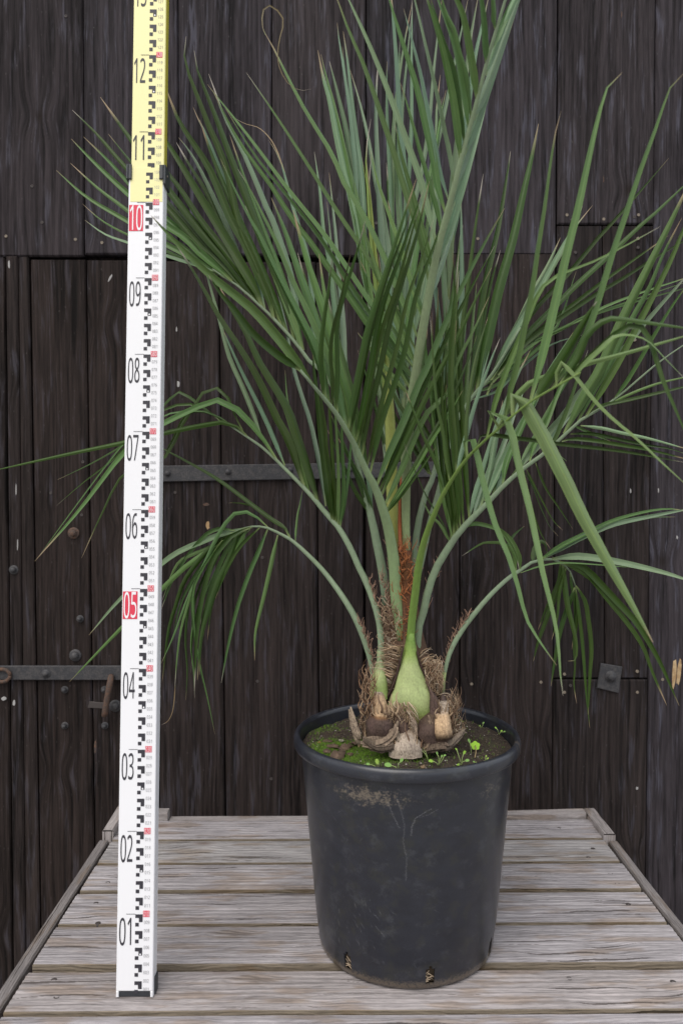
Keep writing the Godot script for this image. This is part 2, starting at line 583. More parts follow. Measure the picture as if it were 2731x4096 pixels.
func make_wall() -> void:
	var w := thing("plank_wall", "dark stained plank wall with iron plate and pale screw heads behind the palm", "wall", Vector3(0.3, 0, -WALL - 0.013))
	# boards above the door: joints at the top of the picture and at the door's head
	var joints := [-420.0, -50.0, 327.0, 710.0, 1085.0, 1465.0]
	var lower := [-410.0, -42.0, 338.0, 714.0, 1087.0, 1462.0]
	for i in 5:
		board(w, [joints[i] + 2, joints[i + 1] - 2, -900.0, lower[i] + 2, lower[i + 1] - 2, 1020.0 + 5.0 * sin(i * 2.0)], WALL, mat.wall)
	# and on past the door's post, out of the picture
	for i in 4:
		board(w, [-1900.0 + 370 * i + 2, -1530.0 + 370 * i - 2, -900.0, -1860.0 + 365 * i + 2, -1495.0 + 365 * i - 2, 4510.0], WALL, mat.wall)
	board(w, [-408.0, -84.0, 1024.0, -395.0, -46.0, 4510.0], WALL, mat.door)
	# full-height boards to the right of the door
	var tops := [1465.0, 1842.0, 2236.0, 2632.0, 3010.0, 3400.0, 3790.0, 4180.0]
	var feet := [1458.0, 1835.0, 2200.0, 2570.0, 2920.0, 3290.0, 3660.0, 4030.0]
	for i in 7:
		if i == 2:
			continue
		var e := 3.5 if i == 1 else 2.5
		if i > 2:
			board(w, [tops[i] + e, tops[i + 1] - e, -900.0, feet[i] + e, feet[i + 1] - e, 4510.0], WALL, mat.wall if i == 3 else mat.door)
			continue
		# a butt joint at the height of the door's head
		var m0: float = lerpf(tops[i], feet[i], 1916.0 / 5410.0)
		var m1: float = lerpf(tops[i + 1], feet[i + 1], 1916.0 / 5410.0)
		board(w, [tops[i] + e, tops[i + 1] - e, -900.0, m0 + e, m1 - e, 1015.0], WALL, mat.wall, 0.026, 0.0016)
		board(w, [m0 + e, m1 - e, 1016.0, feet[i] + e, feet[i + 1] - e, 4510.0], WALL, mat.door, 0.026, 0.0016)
	# the third is pieced together: an upper board, two narrow ones, a lower board
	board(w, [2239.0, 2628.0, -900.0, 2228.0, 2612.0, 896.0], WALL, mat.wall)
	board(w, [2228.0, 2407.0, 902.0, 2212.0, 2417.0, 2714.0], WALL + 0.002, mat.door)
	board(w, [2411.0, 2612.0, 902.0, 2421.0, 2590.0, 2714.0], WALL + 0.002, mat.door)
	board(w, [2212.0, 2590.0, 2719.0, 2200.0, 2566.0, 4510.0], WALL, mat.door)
	# a backing sheet added behind, so that no sky shows through the joints
	var st := start()
	slab(st, at(-1890, -890, WALL + 0.030), at(4170, -890, WALL + 0.030), at(4020, 4500, WALL + 0.030), at(-1850, 4500, WALL + 0.030), Vector3(0, 0, -0.02), 0.002)
	part("added_backing", finish(st, false), mat.door, w)
	for p in [[1885, 2736], [2162, 2729], [2256, 2697], [2256, 2769], [2547, 2686], [2547, 2769], [2648, 2718], [2266, 860], [2552, 860], [2550, 954], [2413, 877], [1910, 955], [303, 958], [409, 971], [26, 945], [2537, 1360]]:
		screw(w, p[0], p[1], WALL, 0.0031, mat.screw)
	for p in [[2285, 880], [2535, 868], [1505, 893], [265, 65], [130, 745], [170, 890], [2550, 990], [1540, 980], [2280, 2742], [2300, 1010]]:
		screw(w, p[0], p[1], WALL, 0.0032, mat.screw_dark, "nail")
	# square iron plate with its bolt
	st = start()
	slab(st, at(2402, 2653, WALL - 0.005), at(2488, 2668, WALL - 0.005), at(2472, 2773, WALL - 0.005), at(2387, 2752, WALL - 0.005), Vector3(0, 0, -0.0045), 0.001)
	var plate := part("iron_plate", finish(st, false), mat.iron, w)
	st = start()
	spin(st, [Vector2(0.0125, -0.001), Vector2(0.0125, 0.002), Vector2(0.008, 0.0022), Vector2(0.008, 0.008), Vector2(0.0055, 0.011), Vector2(0, 0.0115)], at(2441, 2706, WALL - 0.005), Vector3(0, 0, 1), 8)
	part("bolt", finish(st), mat.iron, plate)
	patch("wood_scar", w, 2694, 2698, 22, 150, WALL, mat.bare_wood, -0.06)
	patch("wood_scar", w, 2713, 2690, 20, 120, WALL, mat.bare_wood, -0.1)
	patch("paint_or_gap_light", w, 2546, 3153, 12, 16, WALL, mat.paint_and_gap_light)
	patch("paint_or_gap_light", w, 2520, 1964, 6, 22, WALL, mat.paint_and_gap_light)
	patch("paint_or_gap_light", w, 2631, 1962, 6, 22, WALL, mat.paint_and_gap_light)
	patch("paint_or_gap_light", w, 2706, 2150, 8, 18, WALL, mat.paint_and_gap_light)
	for p in [[2484, 60], [2412, 715]]:
		patch("wood_scar", w, p[0], p[1], 4, 40, WALL, mat.rust)

func make_door() -> void:
	var d := WALL + 0.004
	var o := thing("barn_door", "dark plank stable door with iron strap hinge and latch behind the white staff", "door", Vector3(-0.35, 0.0, -d - 0.013))
	# the leaf: boards between leaning joints
	var top := [120.0, 344.0, 610.0, 874.0, 1262.0, 1456.0]
	var foot := [176.0, 395.0, 655.0, 918.0, 1288.0, 1453.0]
	var head := [1037.0, 1040.0, 1044.0, 1046.0, 1049.0, 1051.0]
	for i in 5:
		board(o, [top[i] + 2.5, top[i + 1] - 2.5, head[i], foot[i] + 2.5, foot[i + 1] - 2.5, 4500.0], d, mat.door, 0.026, 0.004 if i == 3 else 0.0028)
	# cover strip and post at the left
	board(o, [24.0, 70.0, 1022.0, 62.0, 110.0, 4500.0], d - 0.004, mat.door, 0.03)
	board(o, [73.0, 115.0, 1024.0, 113.0, 172.0, 4500.0], d - 0.002, mat.door, 0.03)
	board(o, [-80.0, 20.0, 1022.0, -40.0, 57.0, 4500.0], d, mat.door, 0.03)
	# upper strap hinge
	var st := start()
	slab(st, at(560, 1864, d - 0.007), at(1765, 1846, d - 0.007), at(1765, 1908, d - 0.007), at(560, 1928, d - 0.007), Vector3(0, 0, -0.0065), 0.0012)
	var strap := part("strap_hinge", finish(st, false), mat.iron, o)
	for p in [[671, 1893], [912, 1887], [1160, 1880], [1400, 1876], [1640, 1872]]:
		st = start()
		spin(st, [Vector2(0.0062, 0), Vector2(0.0058, 0.003), Vector2(0.0035, 0.0058), Vector2(0, 0.0066)], at(p[0], p[1], d - 0.007), Vector3(0, 0, 1), 12)
		part("rivet", finish(st), mat.iron, strap)
	# lower strap with its latch handle
	st = start()
	slab(st, at(-60, 2664, d - 0.010), at(590, 2664, d - 0.010), at(590, 2721, d - 0.010), at(-60, 2720, d - 0.010), Vector3(0, 0, -0.0065), 0.0012)
	strap = part("latch_strap", finish(st, false), mat.iron, o)
	st = start()
	spin(st, [Vector2(0.0095, 0), Vector2(0.009, 0.002), Vector2(0.006, 0.0022), Vector2(0.006, 0.005), Vector2(0, 0.006)], at(185, 2695, d - 0.010), Vector3(0, 0, 1), 8)
	part("rivet", finish(st), mat.iron, strap)
	st = start()
	tube(st, smooth_path([at(446, 2704, d - 0.012), at(441, 2730, d - 0.022), at(430, 2790, d - 0.024), at(421, 2850, d - 0.022), at(419, 2862, d - 0.020)], 10), range(11).map(func(_k): return Vector2(0.0062, 0.0062)), [], 10)
	part("latch_handle", finish(st), mat.rust, o)
	st = start()
	slab(st, at(358, 2806, d - 0.001), at(430, 2812, d - 0.001), at(430, 2836, d - 0.001), at(352, 2832, d - 0.001), Vector3(0, 0, -0.02), 0.001)
	part("latch_slot", finish(st, false), mat.screw_dark, o)
	bolt(o, 463, 2823, d, 0.008, mat.iron)
	bolt(o, 296, 2132, d, 0.0075, mat.rust)
	bolt(o, 303, 2621, d, 0.008, mat.iron)
	bolt(o, 57, 2279, d - 0.004, 0.006, mat.iron)
	for p in [[261, 2758], [261, 2902], [421, 2902], [322, 2475], [420, 2758]]:
		bolt(o, p[0], p[1], d, 0.0048, mat.iron)
	for p in [[333, 1848], [328, 2060], [205, 1972], [702, 1970], [1050, 2230], [1085, 3115], [1030, 2725], [560, 2180]]:
		screw(o, p[0], p[1], d, 0.0032, mat.screw_dark, "nail")
	# the hasp ring beside the post
	st = start()
	var ring := []
	for k in 15:
		var a := TAU * k / 14.0
		ring.append(at(8 + 34 * cos(a), 2702 + 34 * sin(a) * 0.75, d - 0.014))
	tube(st, ring, range(15).map(func(_k): return Vector2(0.0038, 0.0038)), [], 8)
	part("hasp_ring", finish(st), mat.rust, o)
	patch("paint_or_gap_light", o, 16, 2795, 26, 16, d - 0.004, mat.paint_and_gap_light)  # daylight showing through the gap by the hasp, drawn as a pale patch
	patch("paint_or_gap_light", o, 58, 2812, 14, 30, d - 0.004, mat.paint_and_gap_light)  # more of that gap daylight, put in as pale colour
	patch("paint_or_gap_light", o, 714, 1536, 15, 28, d, mat.paint_and_gap_light)
	patch("paint_or_gap_light", o, 707, 1318, 7, 24, d, mat.paint_and_gap_light)
	patch("paint_or_gap_light", o, 442, 1112, 10, 34, d, mat.paint_and_gap_light, -0.5)
	patch("paint_or_gap_light", o, 38, 1060, 10, 40, d - 0.004, mat.paint_and_gap_light)
	for p in [[66, 1960], [72, 2180]]:
		patch("paint_or_gap_light", o, p[0], p[1], 5, 60, d - 0.004, mat.paint_and_gap_light)
	patch("wood_scar", o, 832, 2102, 18, 40, d, mat.bare_wood)
	patch("wood_scar", o, 826, 2018, 30, 18, d, mat.rust)
	patch("wood_scar", o, 382, 2985, 12, 60, d, mat.rust)

func make_table() -> void:
	var turn := 0.0075
	var t := thing("deck_table", "weathered grey slatted wooden table under the pot and staff", "table", Vector3(0.03, 0, -1.1))
	t.rotation.y = turn
	# rear edge of each slat and the width of the gap in front of it
	var back := [1.481, 1.395, 1.3045, 1.212, 1.118, 1.014, 0.928, 0.838]
	var front := [1.400, 1.313, 1.221, 1.1260, 1.0278, 0.9355, 0.846, 0.752]
	var lift := [0.0, -0.0005, 0.0005, 0.0, 0.001, 0.0, 0.0, 0.0]
	for i in 8:
		var st := start()
		var tone := rng.randf_range(0.94, 1.16)
		var plank_tint := Color(tone * rng.randf_range(0.98, 1.04), tone, tone * rng.randf_range(0.96, 1.03))
		# reeded profile across the slat: x is depth towards the viewer, y height
		var depth: float = back[i] - front[i]
		var prof := []
		var n := 40
		for k in n + 1:
			var s := float(k) / n
			var z: float = -back[i] + depth * s
			var wave := 0.0007 * cos(s * TAU * 8.0) - 0.0007
			wave *= 0.75 + 0.5 * n2(s * 40.0, i * 19.0, 800.0)
			var rim := 0.0016 * (smoothstep(0.93, 1.0, s) + smoothstep(0.07, 0.0, s))
			prof.append(Vector2(z, TOP + lift[i] + wave - rim))
		prof.append(Vector2(-front[i] + 0.0004, TOP - 0.006))
		prof.append(Vector2(-front[i], TOP - 0.024))
		prof.append(Vector2(-back[i], TOP - 0.024))
		prof.append(Vector2(-back[i], TOP - 0.006))
		var x0 := -0.4035 - rng.randf() * 0.003
		var x1 := 0.4660 + rng.randf() * 0.003
		var off := Vector2(rng.randf() * 0.4, rng.randf() * 1.6)
		var cols := 24
		var acc := 0.0
		for k in prof.size():
			var a: Vector2 = prof[k]
			var b: Vector2 = prof[(k + 1) % prof.size()]
			var step := (b - a).length()
			st.set_smooth_group(0 if k < n else -1)
			st.set_color(plank_tint if k < n - 1 else Color(0.64, 0.57, 0.42))
			for j in cols:
				var xa := lerpf(x0, x1, float(j) / cols)
				var xb := lerpf(x0, x1, float(j + 1) / cols)
				var ya := 0.0006 * n2(xa * 90.0, i * 31.0, 820.0)
				var yb := 0.0006 * n2(xb * 90.0, i * 31.0, 820.0)
				quad_uv(st, [Vector3(xa, a.y + ya, a.x), Vector3(xb, a.y + yb, a.x), Vector3(xb, b.y + yb, b.x), Vector3(xa, b.y + ya, b.x)],
					[off + Vector2(acc, xa), off + Vector2(acc, xb), off + Vector2(acc + step, xb), off + Vector2(acc + step, xa)])
			acc += step
		# sawn ends, a little ragged
		st.set_smooth_group(-1)
		st.set_color(Color(0.62, 0.55, 0.44))
		for e in 2:
			var x: float = x0 if e == 0 else x1
			for k in n:
				var p0 := Vector3(x, prof[k].y, prof[k].x)
				var p1 := Vector3(x, prof[k + 1].y, prof[k + 1].x)
				var q0 := Vector3(x, TOP - 0.024, prof[k].x)
				var q1 := Vector3(x, TOP - 0.024, prof[k + 1].x)
				var uvs := [off + Vector2(p0.z, 0), off + Vector2(p1.z, 0), off + Vector2(p1.z, 0.02), off + Vector2(p0.z, 0.02)]
				quad_uv(st, [p0, p1, q1, q0] if e == 0 else [p1, p0, q0, q1], uvs)
		var plank := MeshInstance3D.new()
		plank.name = "plank"
		plank.mesh = finish(st)
		plank.material_override = mat.deck
		t.add_child(plank, true)
		plank.position = -t.position
	# screws, sunk in the slats
	for p in [[432, 3529], [385, 3611], [393, 3690], [334, 3802], [217, 3917], [228, 3985], [2236, 3310], [2370, 3393], [2352, 3428], [2440, 3493], [2467, 3533], [2511, 3615], [2503, 3721], [2664, 3810], [2690, 3925], [2275, 3912], [2016, 3508], [2073, 3513]]:
		var st := start()
		var c := on_level(p[0], p[1], TOP)
		spin(st, [Vector2(0.0038, -0.006), Vector2(0.0038, 0.0002), Vector2(0.0030, 0.0004), Vector2(0.0, -0.0008)], c + Vector3(0, -0.0006, 0), Vector3.UP, 12)
		part("screw", finish(st), mat.screw_dark, t)
	# boards on edge round the slats: left, right, back
	var rails := [
		[Vector3(-0.4300, TOP - 0.004, -1.405), Vector3(-0.4130, TOP - 0.004, -0.70), 0.045],
		[Vector3(-0.4245, TOP + 0.017, -1.505), Vector3(-0.4050, TOP + 0.013, -1.407), 0.040],
		[Vector3(0.4755, TOP - 0.003, -1.392), Vector3(0.4925, TOP - 0.004, -0.70), 0.045],
		[Vector3(0.4680, TOP + 0.009, -1.508), Vector3(0.4895, TOP + 0.009, -1.395), 0.040],
		[Vector3(-0.404, TOP + 0.012, -1.508), Vector3(-0.325, TOP + 0.012, -1.486), 0.036],
		[Vector3(-0.322, TOP - 0.004, -1.508), Vector3(0.268, TOP - 0.003, -1.486), 0.034],
		[Vector3(0.270, TOP + 0.005, -1.508), Vector3(0.466, TOP + 0.009, -1.486), 0.036],
	]
	for r in rails:
		var a: Vector3 = r[0]
		var b: Vector3 = r[1]
		var low: float = TOP - r[2]
		var st := start_flat()
		var rail_tone := 0.62 if r[2] > 0.042 else 0.95   # the long side boards are a darker grey-brown
		st.set_color(Color(rail_tone * 1.03, rail_tone, rail_tone * 0.95))
		var lengthwise: bool = absf(b.z - a.z) > absf(b.x - a.x)
		var off := Vector2(rng.randf() * 0.4, rng.randf() * 1.6)
		var ch := 0.0022
		var n := 24
		for k in n:
			for side in 5:
				var pts := []
				var uvs := []
				for j in [k, k + 1]:
					var s := float(j) / n
					var wob := 0.0010 * n2(s * 60.0, a.x * 300.0 + a.z * 90.0, 840.0)
					var h := lerpf(a.y, b.y, s) + wob
					var along: float = lerpf(a.z, b.z, s) if lengthwise else lerpf(a.x, b.x, s)
					var l0: float = (a.x if lengthwise else a.z) + wob * 0.8
					var l1: float = (b.x if lengthwise else b.z) + wob * 0.8
					var sect := [Vector2(l0, low), Vector2(l0, h - ch), Vector2(l0 + ch, h), Vector2(l1 - ch, h), Vector2(l1, h - ch), Vector2(l1, low)]
					for q in [side, side + 1]:
						var v: Vector2 = sect[q]
						pts.append(Vector3(v.x, v.y, along) if lengthwise else Vector3(along, v.y, v.x))
						uvs.append(off + Vector2(q * 0.02, along))
				if lengthwise:
					quad_uv(st, [pts[0], pts[2], pts[3], pts[1]], [uvs[0], uvs[2], uvs[3], uvs[1]])
				else:
					quad_uv(st, [pts[0], pts[1], pts[3], pts[2]], [uvs[0], uvs[1], uvs[3], uvs[2]])
		for s in [0.0, 1.0]:
			var along: float = lerpf(a.z, b.z, s) if lengthwise else lerpf(a.x, b.x, s)
			var h := lerpf(a.y, b.y, s)
			var l0: float = a.x if lengthwise else a.z
			var l1: float = b.x if lengthwise else b.z
			var pts := [Vector3(l0, low, along), Vector3(l0, h - ch, along), Vector3(l1, h - ch, along), Vector3(l1, low, along)]
			if not lengthwise:
				pts = [Vector3(along, low, l0), Vector3(along, h - ch, l0), Vector3(along, h - ch, l1), Vector3(along, low, l1)]
			quad_uv(st, pts, [off, off + Vector2(0, 0.02), off + Vector2(0.02, 0.02), off + Vector2(0.02, 0)])
		var rail := MeshInstance3D.new()
		rail.name = "edge_board"
		rail.mesh = finish(st, false)
		rail.material_override = mat.deck
		t.add_child(rail, true)
		rail.position = -t.position
	# bearers under the slats, and legs
	for x in [-0.36, 0.03, 0.42]:
		var st := start()
		box(st, Vector3(x - 0.03, TOP - 0.085, -1.49), Vector3(x + 0.03, TOP - 0.0245, -0.755), 0.002)
		var o := part("bearer", finish(st, false), mat.deck, t)
		o.transform = Transform3D(Basis(), -t.position)
	for x in [-0.36, 0.42]:
		for z in [-1.44, -0.80]:
			var st := start()
			box(st, Vector3(x - 0.035, 0.0, z - 0.035), Vector3(x + 0.035, TOP - 0.0855, z + 0.035), 0.003)
			var o := part("leg", finish(st, false), mat.deck, t)
			o.transform = Transform3D(Basis(), -t.position)

const POT := Vector3(0.0892, TOP, -1.0885)
const SOIL := 0.276          # height of the soil above the table

func make_pot() -> void:
	var o := thing("plant_pot", "large black plastic nursery pot, scuffed and dusty, standing on the deck table", "pot", POT + Vector3(0, 0.0005, 0))
	# outside: from the foot to under the lip
	var prof := [Vector2(0.110, 0.0), Vector2(0.1165, 0.0012), Vector2(0.1185, 0.004), Vector2(0.1196, 0.0085), Vector2(0.1200, 0.0125), Vector2(0.1206, 0.0180), Vector2(0.1213, 0.0235), Vector2(0.1220, 0.0290), Vector2(0.1226, 0.0330), Vector2(0.1240, 0.045), Vector2(0.1270, 0.075), Vector2(0.1305, 0.115), Vector2(0.1345, 0.160), Vector2(0.1385, 0.205), Vector2(0.1420, 0.245), Vector2(0.1436, 0.2655), Vector2(0.1445, 0.2735)]
	var lip := [Vector2(0.1445, 0.2735), Vector2(0.1500, 0.2728), Vector2(0.1530, 0.2732), Vector2(0.1541, 0.2748), Vector2(0.1544, 0.2790), Vector2(0.1542, 0.2840), Vector2(0.1528, 0.2880), Vector2(0.1504, 0.2902), Vector2(0.1478, 0.2900), Vector2(0.1462, 0.2880), Vector2(0.1455, 0.2840)]
	var inner := [Vector2(0.1455, 0.2840), Vector2(0.1440, 0.268), Vector2(0.1425, 0.255), Vector2(0.139, 0.24)]
	var sides := 200
	var slots := []
	for k in 7:
		slots.append(int(round((9.0 + 51.43 * k) / 360.0 * sides)))
	var cut := func(row: int, i: int) -> bool:
		if row < 3 or row > 7:
			return false
		for s in slots:
			var off := posmod(i - s + 100, sides) - 100
			if off >= -1 and off <= (1 if row < 7 else 0) and not (row == 7 and off == -1):
				return true
		return false
	var put := func(st: SurfaceTool, pr: Array, row: int, i: int, shrink: float) -> void:
		var a := TAU * i / sides
		var p: Vector2 = pr[row]
		var bend := 0.0007 * n2(sin(a) * 40.0, cos(a) * 40.0 + p.y * 90.0, 860.0)
		var r := p.x - shrink + bend
		st.set_uv(Vector2(float(i) / sides + 0.5, 1.0 - p.y / 0.2925))
		st.add_vertex(POT + Vector3(sin(a) * r, p.y + 0.0005, cos(a) * r))
	var ring := func(st: SurfaceTool, pr: Array, holes: bool) -> void:
		for row in pr.size() - 1:
			for i in sides:
				if holes and cut.call(row, i):
					continue
				for id in [[row, i], [row + 1, i], [row + 1, i + 1], [row, i], [row + 1, i + 1], [row, i + 1]]:
					put.call(st, pr, id[0], id[1], 0.0)
	var st := start()
	ring.call(st, prof, true)
	part("wall", finish(st), mat.pot, o)
	# the thickness of the wall at the drainage slots
	for slot in slots:
		st = start_flat()
		for row in range(3, 8):
			for i in range(slot - 2, slot + 3):
				if not cut.call(row, i):
					continue
				var edges := []
				if not cut.call(row, i - 1):
					edges.append([[row, i], [row + 1, i]])
				if not cut.call(row, i + 1):
					edges.append([[row + 1, i + 1], [row, i + 1]])
				if not cut.call(row - 1, i):
					edges.append([[row, i + 1], [row, i]])
				if not cut.call(row + 1, i):
					edges.append([[row + 1, i], [row + 1, i + 1]])
				for e in edges:
					for q in [[0, 0.0], [1, 0.0], [1, 0.0028], [0, 0.0], [1, 0.0028], [0, 0.0028]]:
						put.call(st, prof, e[q[0]][0], e[q[0]][1], q[1])
		part("drain_slot", finish(st, false), mat.pot, o)
	st = start()
	ring.call(st, lip, false)
	part("rim", finish(st), mat.pot, o)
	st = start()
	ring.call(st, inner, false)
	part("lining", finish(st), mat.pot, o)
	st = start()
	spin(st, [Vector2(0.0, 0.003), Vector2(0.112, 0.003), Vector2(0.1105, 0.0)], POT + Vector3(0, 0.0005, 0), Vector3.UP, 60)
	part("bottom", finish(st), mat.plastic, o)

func make_soil() -> void:
	var o := thing("potting_soil", "dark mossy potting soil filling the black pot", "soil", POT + Vector3(0, 0.004, 0))
	var st := start()
	var rings := 34
	var sides := 90
	var moss_at := on_level(1420, 3010, TOP + SOIL)
	var point := func(k: int, i: int) -> Vector3:
		var r := 0.1428 * k / rings
		var a := TAU * i / sides
		var p := POT + Vector3(sin(a) * r, 0, cos(a) * r)
		p.y = TOP + SOIL + 0.0042 * n2(p.x * 900.0, p.z * 900.0, 880.0) + 0.004 * n2(p.x * 260.0, p.z * 260.0, 884.0) - 0.004 * smoothstep(0.12, 0.143, r)
		return p
	var tint := func(p: Vector3) -> Color:
		var f := n2(p.x * 1500.0, p.z * 1500.0, 890.0)
		var g := n2(p.x * 330.0, p.z * 330.0, 894.0)
		var c := Vector3(0.052, 0.040, 0.030) * (1.0 + 0.5 * f)
		var dx := (p.x - moss_at.x) / 0.075
		var dz := (p.z - moss_at.z) / 0.06
		var lush := smoothstep(0.15, 0.75, exp(-dx * dx - dz * dz) + 0.35 * g + 0.15 * f)
		c = c.lerp(Vector3(0.055, 0.075, 0.022), smoothstep(0.0, 0.6, g + 0.4 * f) * 0.6 * smoothstep(0.05, -0.02, p.x - POT.x + 0.04 * g))
		c = c.lerp(Vector3(0.085, 0.165, 0.018), lush)
		return Color(c.x, c.y, c.z)
	for k in rings:
		for i in sides:
			for id in [[k, i], [k + 1, i], [k + 1, i + 1], [k, i], [k + 1, i + 1], [k, i + 1]]:
				var p: Vector3 = point.call(id[0], id[1])
				st.set_color(tint.call(p))
				st.add_vertex(p)
	part("soil_surface", finish(st), mat.soil, o)
	# the root ball seen through the slots
	st = start()
	var body := [Vector2(0.02, 0.0035), Vector2(0.1115, 0.0035), Vector2(0.1165, 0.012), Vector2(0.1185, 0.03), Vector2(0.1225, 0.07), Vector2(0.1385, 0.255), Vector2(0.1405, 0.262)]
	st.set_color(Color(0.060, 0.045, 0.030))
	spin(st, body, POT, Vector3.UP, 60)
	part("root_ball", finish(st), mat.soil, o)
	# roots showing in the slots
	st = start()
	for k in 7:
		var a0 := deg_to_rad(9.0 + 51.43 * k)
		for j in 9:
			var a := a0 + rng.randf_range(-0.045, 0.045)
			var y := rng.randf_range(0.010, 0.022) if j < 6 else rng.randf_range(0.01, 0.03)
			var p := POT + Vector3(sin(a) * 0.1178, y, cos(a) * 0.1178)
			var side := Vector3(cos(a), rng.randf_range(-0.8, 0.8), -sin(a)) * rng.randf_range(0.003, 0.006)
			var col := Color(0.36, 0.28, 0.20) * rng.randf_range(0.5, 1.2)
			tube(st, smooth_path([p - side, p + Vector3(0, rng.randf_range(-0.002, 0.002), 0.0004), p + side], 3), range(4).map(func(_k): return Vector2(0.0006, 0.0006)), [col, col, col, col], 4)
	part("roots", finish(st), mat.fibre, o).set_meta("kind", "stuff")
	# crumbs, and moss, too many and too small to count
	var grain := SphereMesh.new()
	grain.radius = 0.5
	grain.height = 0.8
	grain.radial_segments = 6
	grain.rings = 3
	scatter("soil_crumbs", grain, mat.crumb, 2600, "loose soil crumbs and grit lying on the potting soil", "grit", func(p: Vector3) -> float:
		return 1.0, func() -> Array:
		var s := rng.randf_range(0.0008, 0.0026) * (1.6 if rng.randf() < 0.05 else 1.0)
		var c := Color(0.075, 0.058, 0.044) * rng.randf_range(0.5, 1.6)
		if rng.randf() < 0.06:
			c = Color(0.36, 0.33, 0.30)
		return [Vector3(s * rng.randf_range(0.8, 1.5), s * rng.randf_range(0.6, 1.0), s), c, 0.0])
	var blade := PrismMesh.new()
	blade.size = Vector3(0.35, 1.0, 0.12)
	scatter("moss", blade, mat.crumb, 6500, "bright green cushion moss growing on the potting soil", "moss", func(p: Vector3) -> float:
		var dx := (p.x - moss_at.x) / 0.07
		var dz := (p.z - moss_at.z) / 0.055
		var g := n2(p.x * 330.0, p.z * 330.0, 894.0)
		return clampf(1.5 * exp(-dx * dx - dz * dz) + 0.6 * g * smoothstep(0.05, -0.02, p.x - POT.x) - 0.04, 0.02, 1.0), func() -> Array:
		var h := rng.randf_range(0.0015, 0.0042)
		var c := Color(0.10, 0.20, 0.020).lerp(Color(0.16, 0.27, 0.03), rng.randf())
		if rng.randf() < 0.3:
			c = Color(0.07, 0.10, 0.025)
		return [Vector3(0.0022, h, 0.0022), c, 0.35])
	# bark and clods
	var clods := [[1385, 2990, 60, 1.2], [1350, 3026, 84, 1.0], [1330, 2985, 46, 0.7], [1425, 2972, 40, 0.9], [1400, 3018, 34, 0.8], [1310, 3005, 40, 0.7], [1370, 3005, 30, 0.6], [1312, 2965, 40, 0.7]]
	var where := ["flat brown bark piece lying on moss nearest the palm base", "longest brown bark piece with a pale worn end by the front rim", "brown bark piece beside the orange pebble", "square brown bark piece touching the palm's dry outer scale", "small brown bark piece between the larger bark pieces and the moss", "brown bark piece lying against the pot rim", "smallest brown bark crumb among the bark pieces", "brown bark piece behind the orange pebble"]
	for k in clods.size():
		var c: Array = clods[k]
		lump("bark_chip", where[k], "bark", c[0], c[1], c[2], c[3], Vector3(0.15, 0.105, 0.075), "bark pieces on the potting soil")
	lump("pebble", "small orange pebble beside the bark pieces on the soil", "pebble", 1278, 2970, 15, 1.0, Vector3(0.50, 0.27, 0.11), "")
	lump("pebble", "pale flat pebble lying on moss near the palm base", "pebble", 1366, 2962, 26, 0.8, Vector3(0.34, 0.31, 0.27), "")
	lump("pebble", "small round brown stone at the front of the soil under the rim", "pebble", 1692, 3068, 28, 1.0, Vector3(0.24, 0.17, 0.10), "")

func scatter(called: String, mesh: Mesh, m: Material, count: int, label: String, category: String, chance: Callable, make: Callable) -> void:
	var places := []
	var tries := 0
	while places.size() < count and tries < count * 12:
		tries += 1
		var r := 0.139 * sqrt(rng.randf())
		var a := rng.randf() * TAU
		var p := POT + Vector3(sin(a) * r, 0, cos(a) * r)
		if rng.randf() > chance.call(p):
			continue
		p.y = TOP + SOIL + 0.0042 * n2(p.x * 900.0, p.z * 900.0, 880.0) + 0.004 * n2(p.x * 260.0, p.z * 260.0, 884.0) - 0.004 * smoothstep(0.12, 0.143, r)
		places.append(p)
	var mm := MultiMesh.new()
	mm.transform_format = MultiMesh.TRANSFORM_3D
	mm.use_colors = true
	mm.mesh = mesh
	mm.instance_count = places.size()
	for i in places.size():
		var spec: Array = make.call()
		var lean: float = spec[2]
		var s: Vector3 = spec[0]
		var b := Basis.from_euler(Vector3(rng.randf_range(-lean, lean), rng.randf() * TAU, rng.randf_range(-lean, lean))).scaled_local(s)
		mm.set_instance_transform(i, Transform3D(b, places[i] + Vector3(0, s.y * 0.35 if lean > 0.0 else s.y * 0.2, 0)))
		mm.set_instance_color(i, spec[1])
	var o := MultiMeshInstance3D.new()
	o.name = called
	o.multimesh = mm
	o.material_override = m
	add_child(o)
	o.set_meta("label", label)
	o.set_meta("category", category)
	o.set_meta("kind", "stuff")

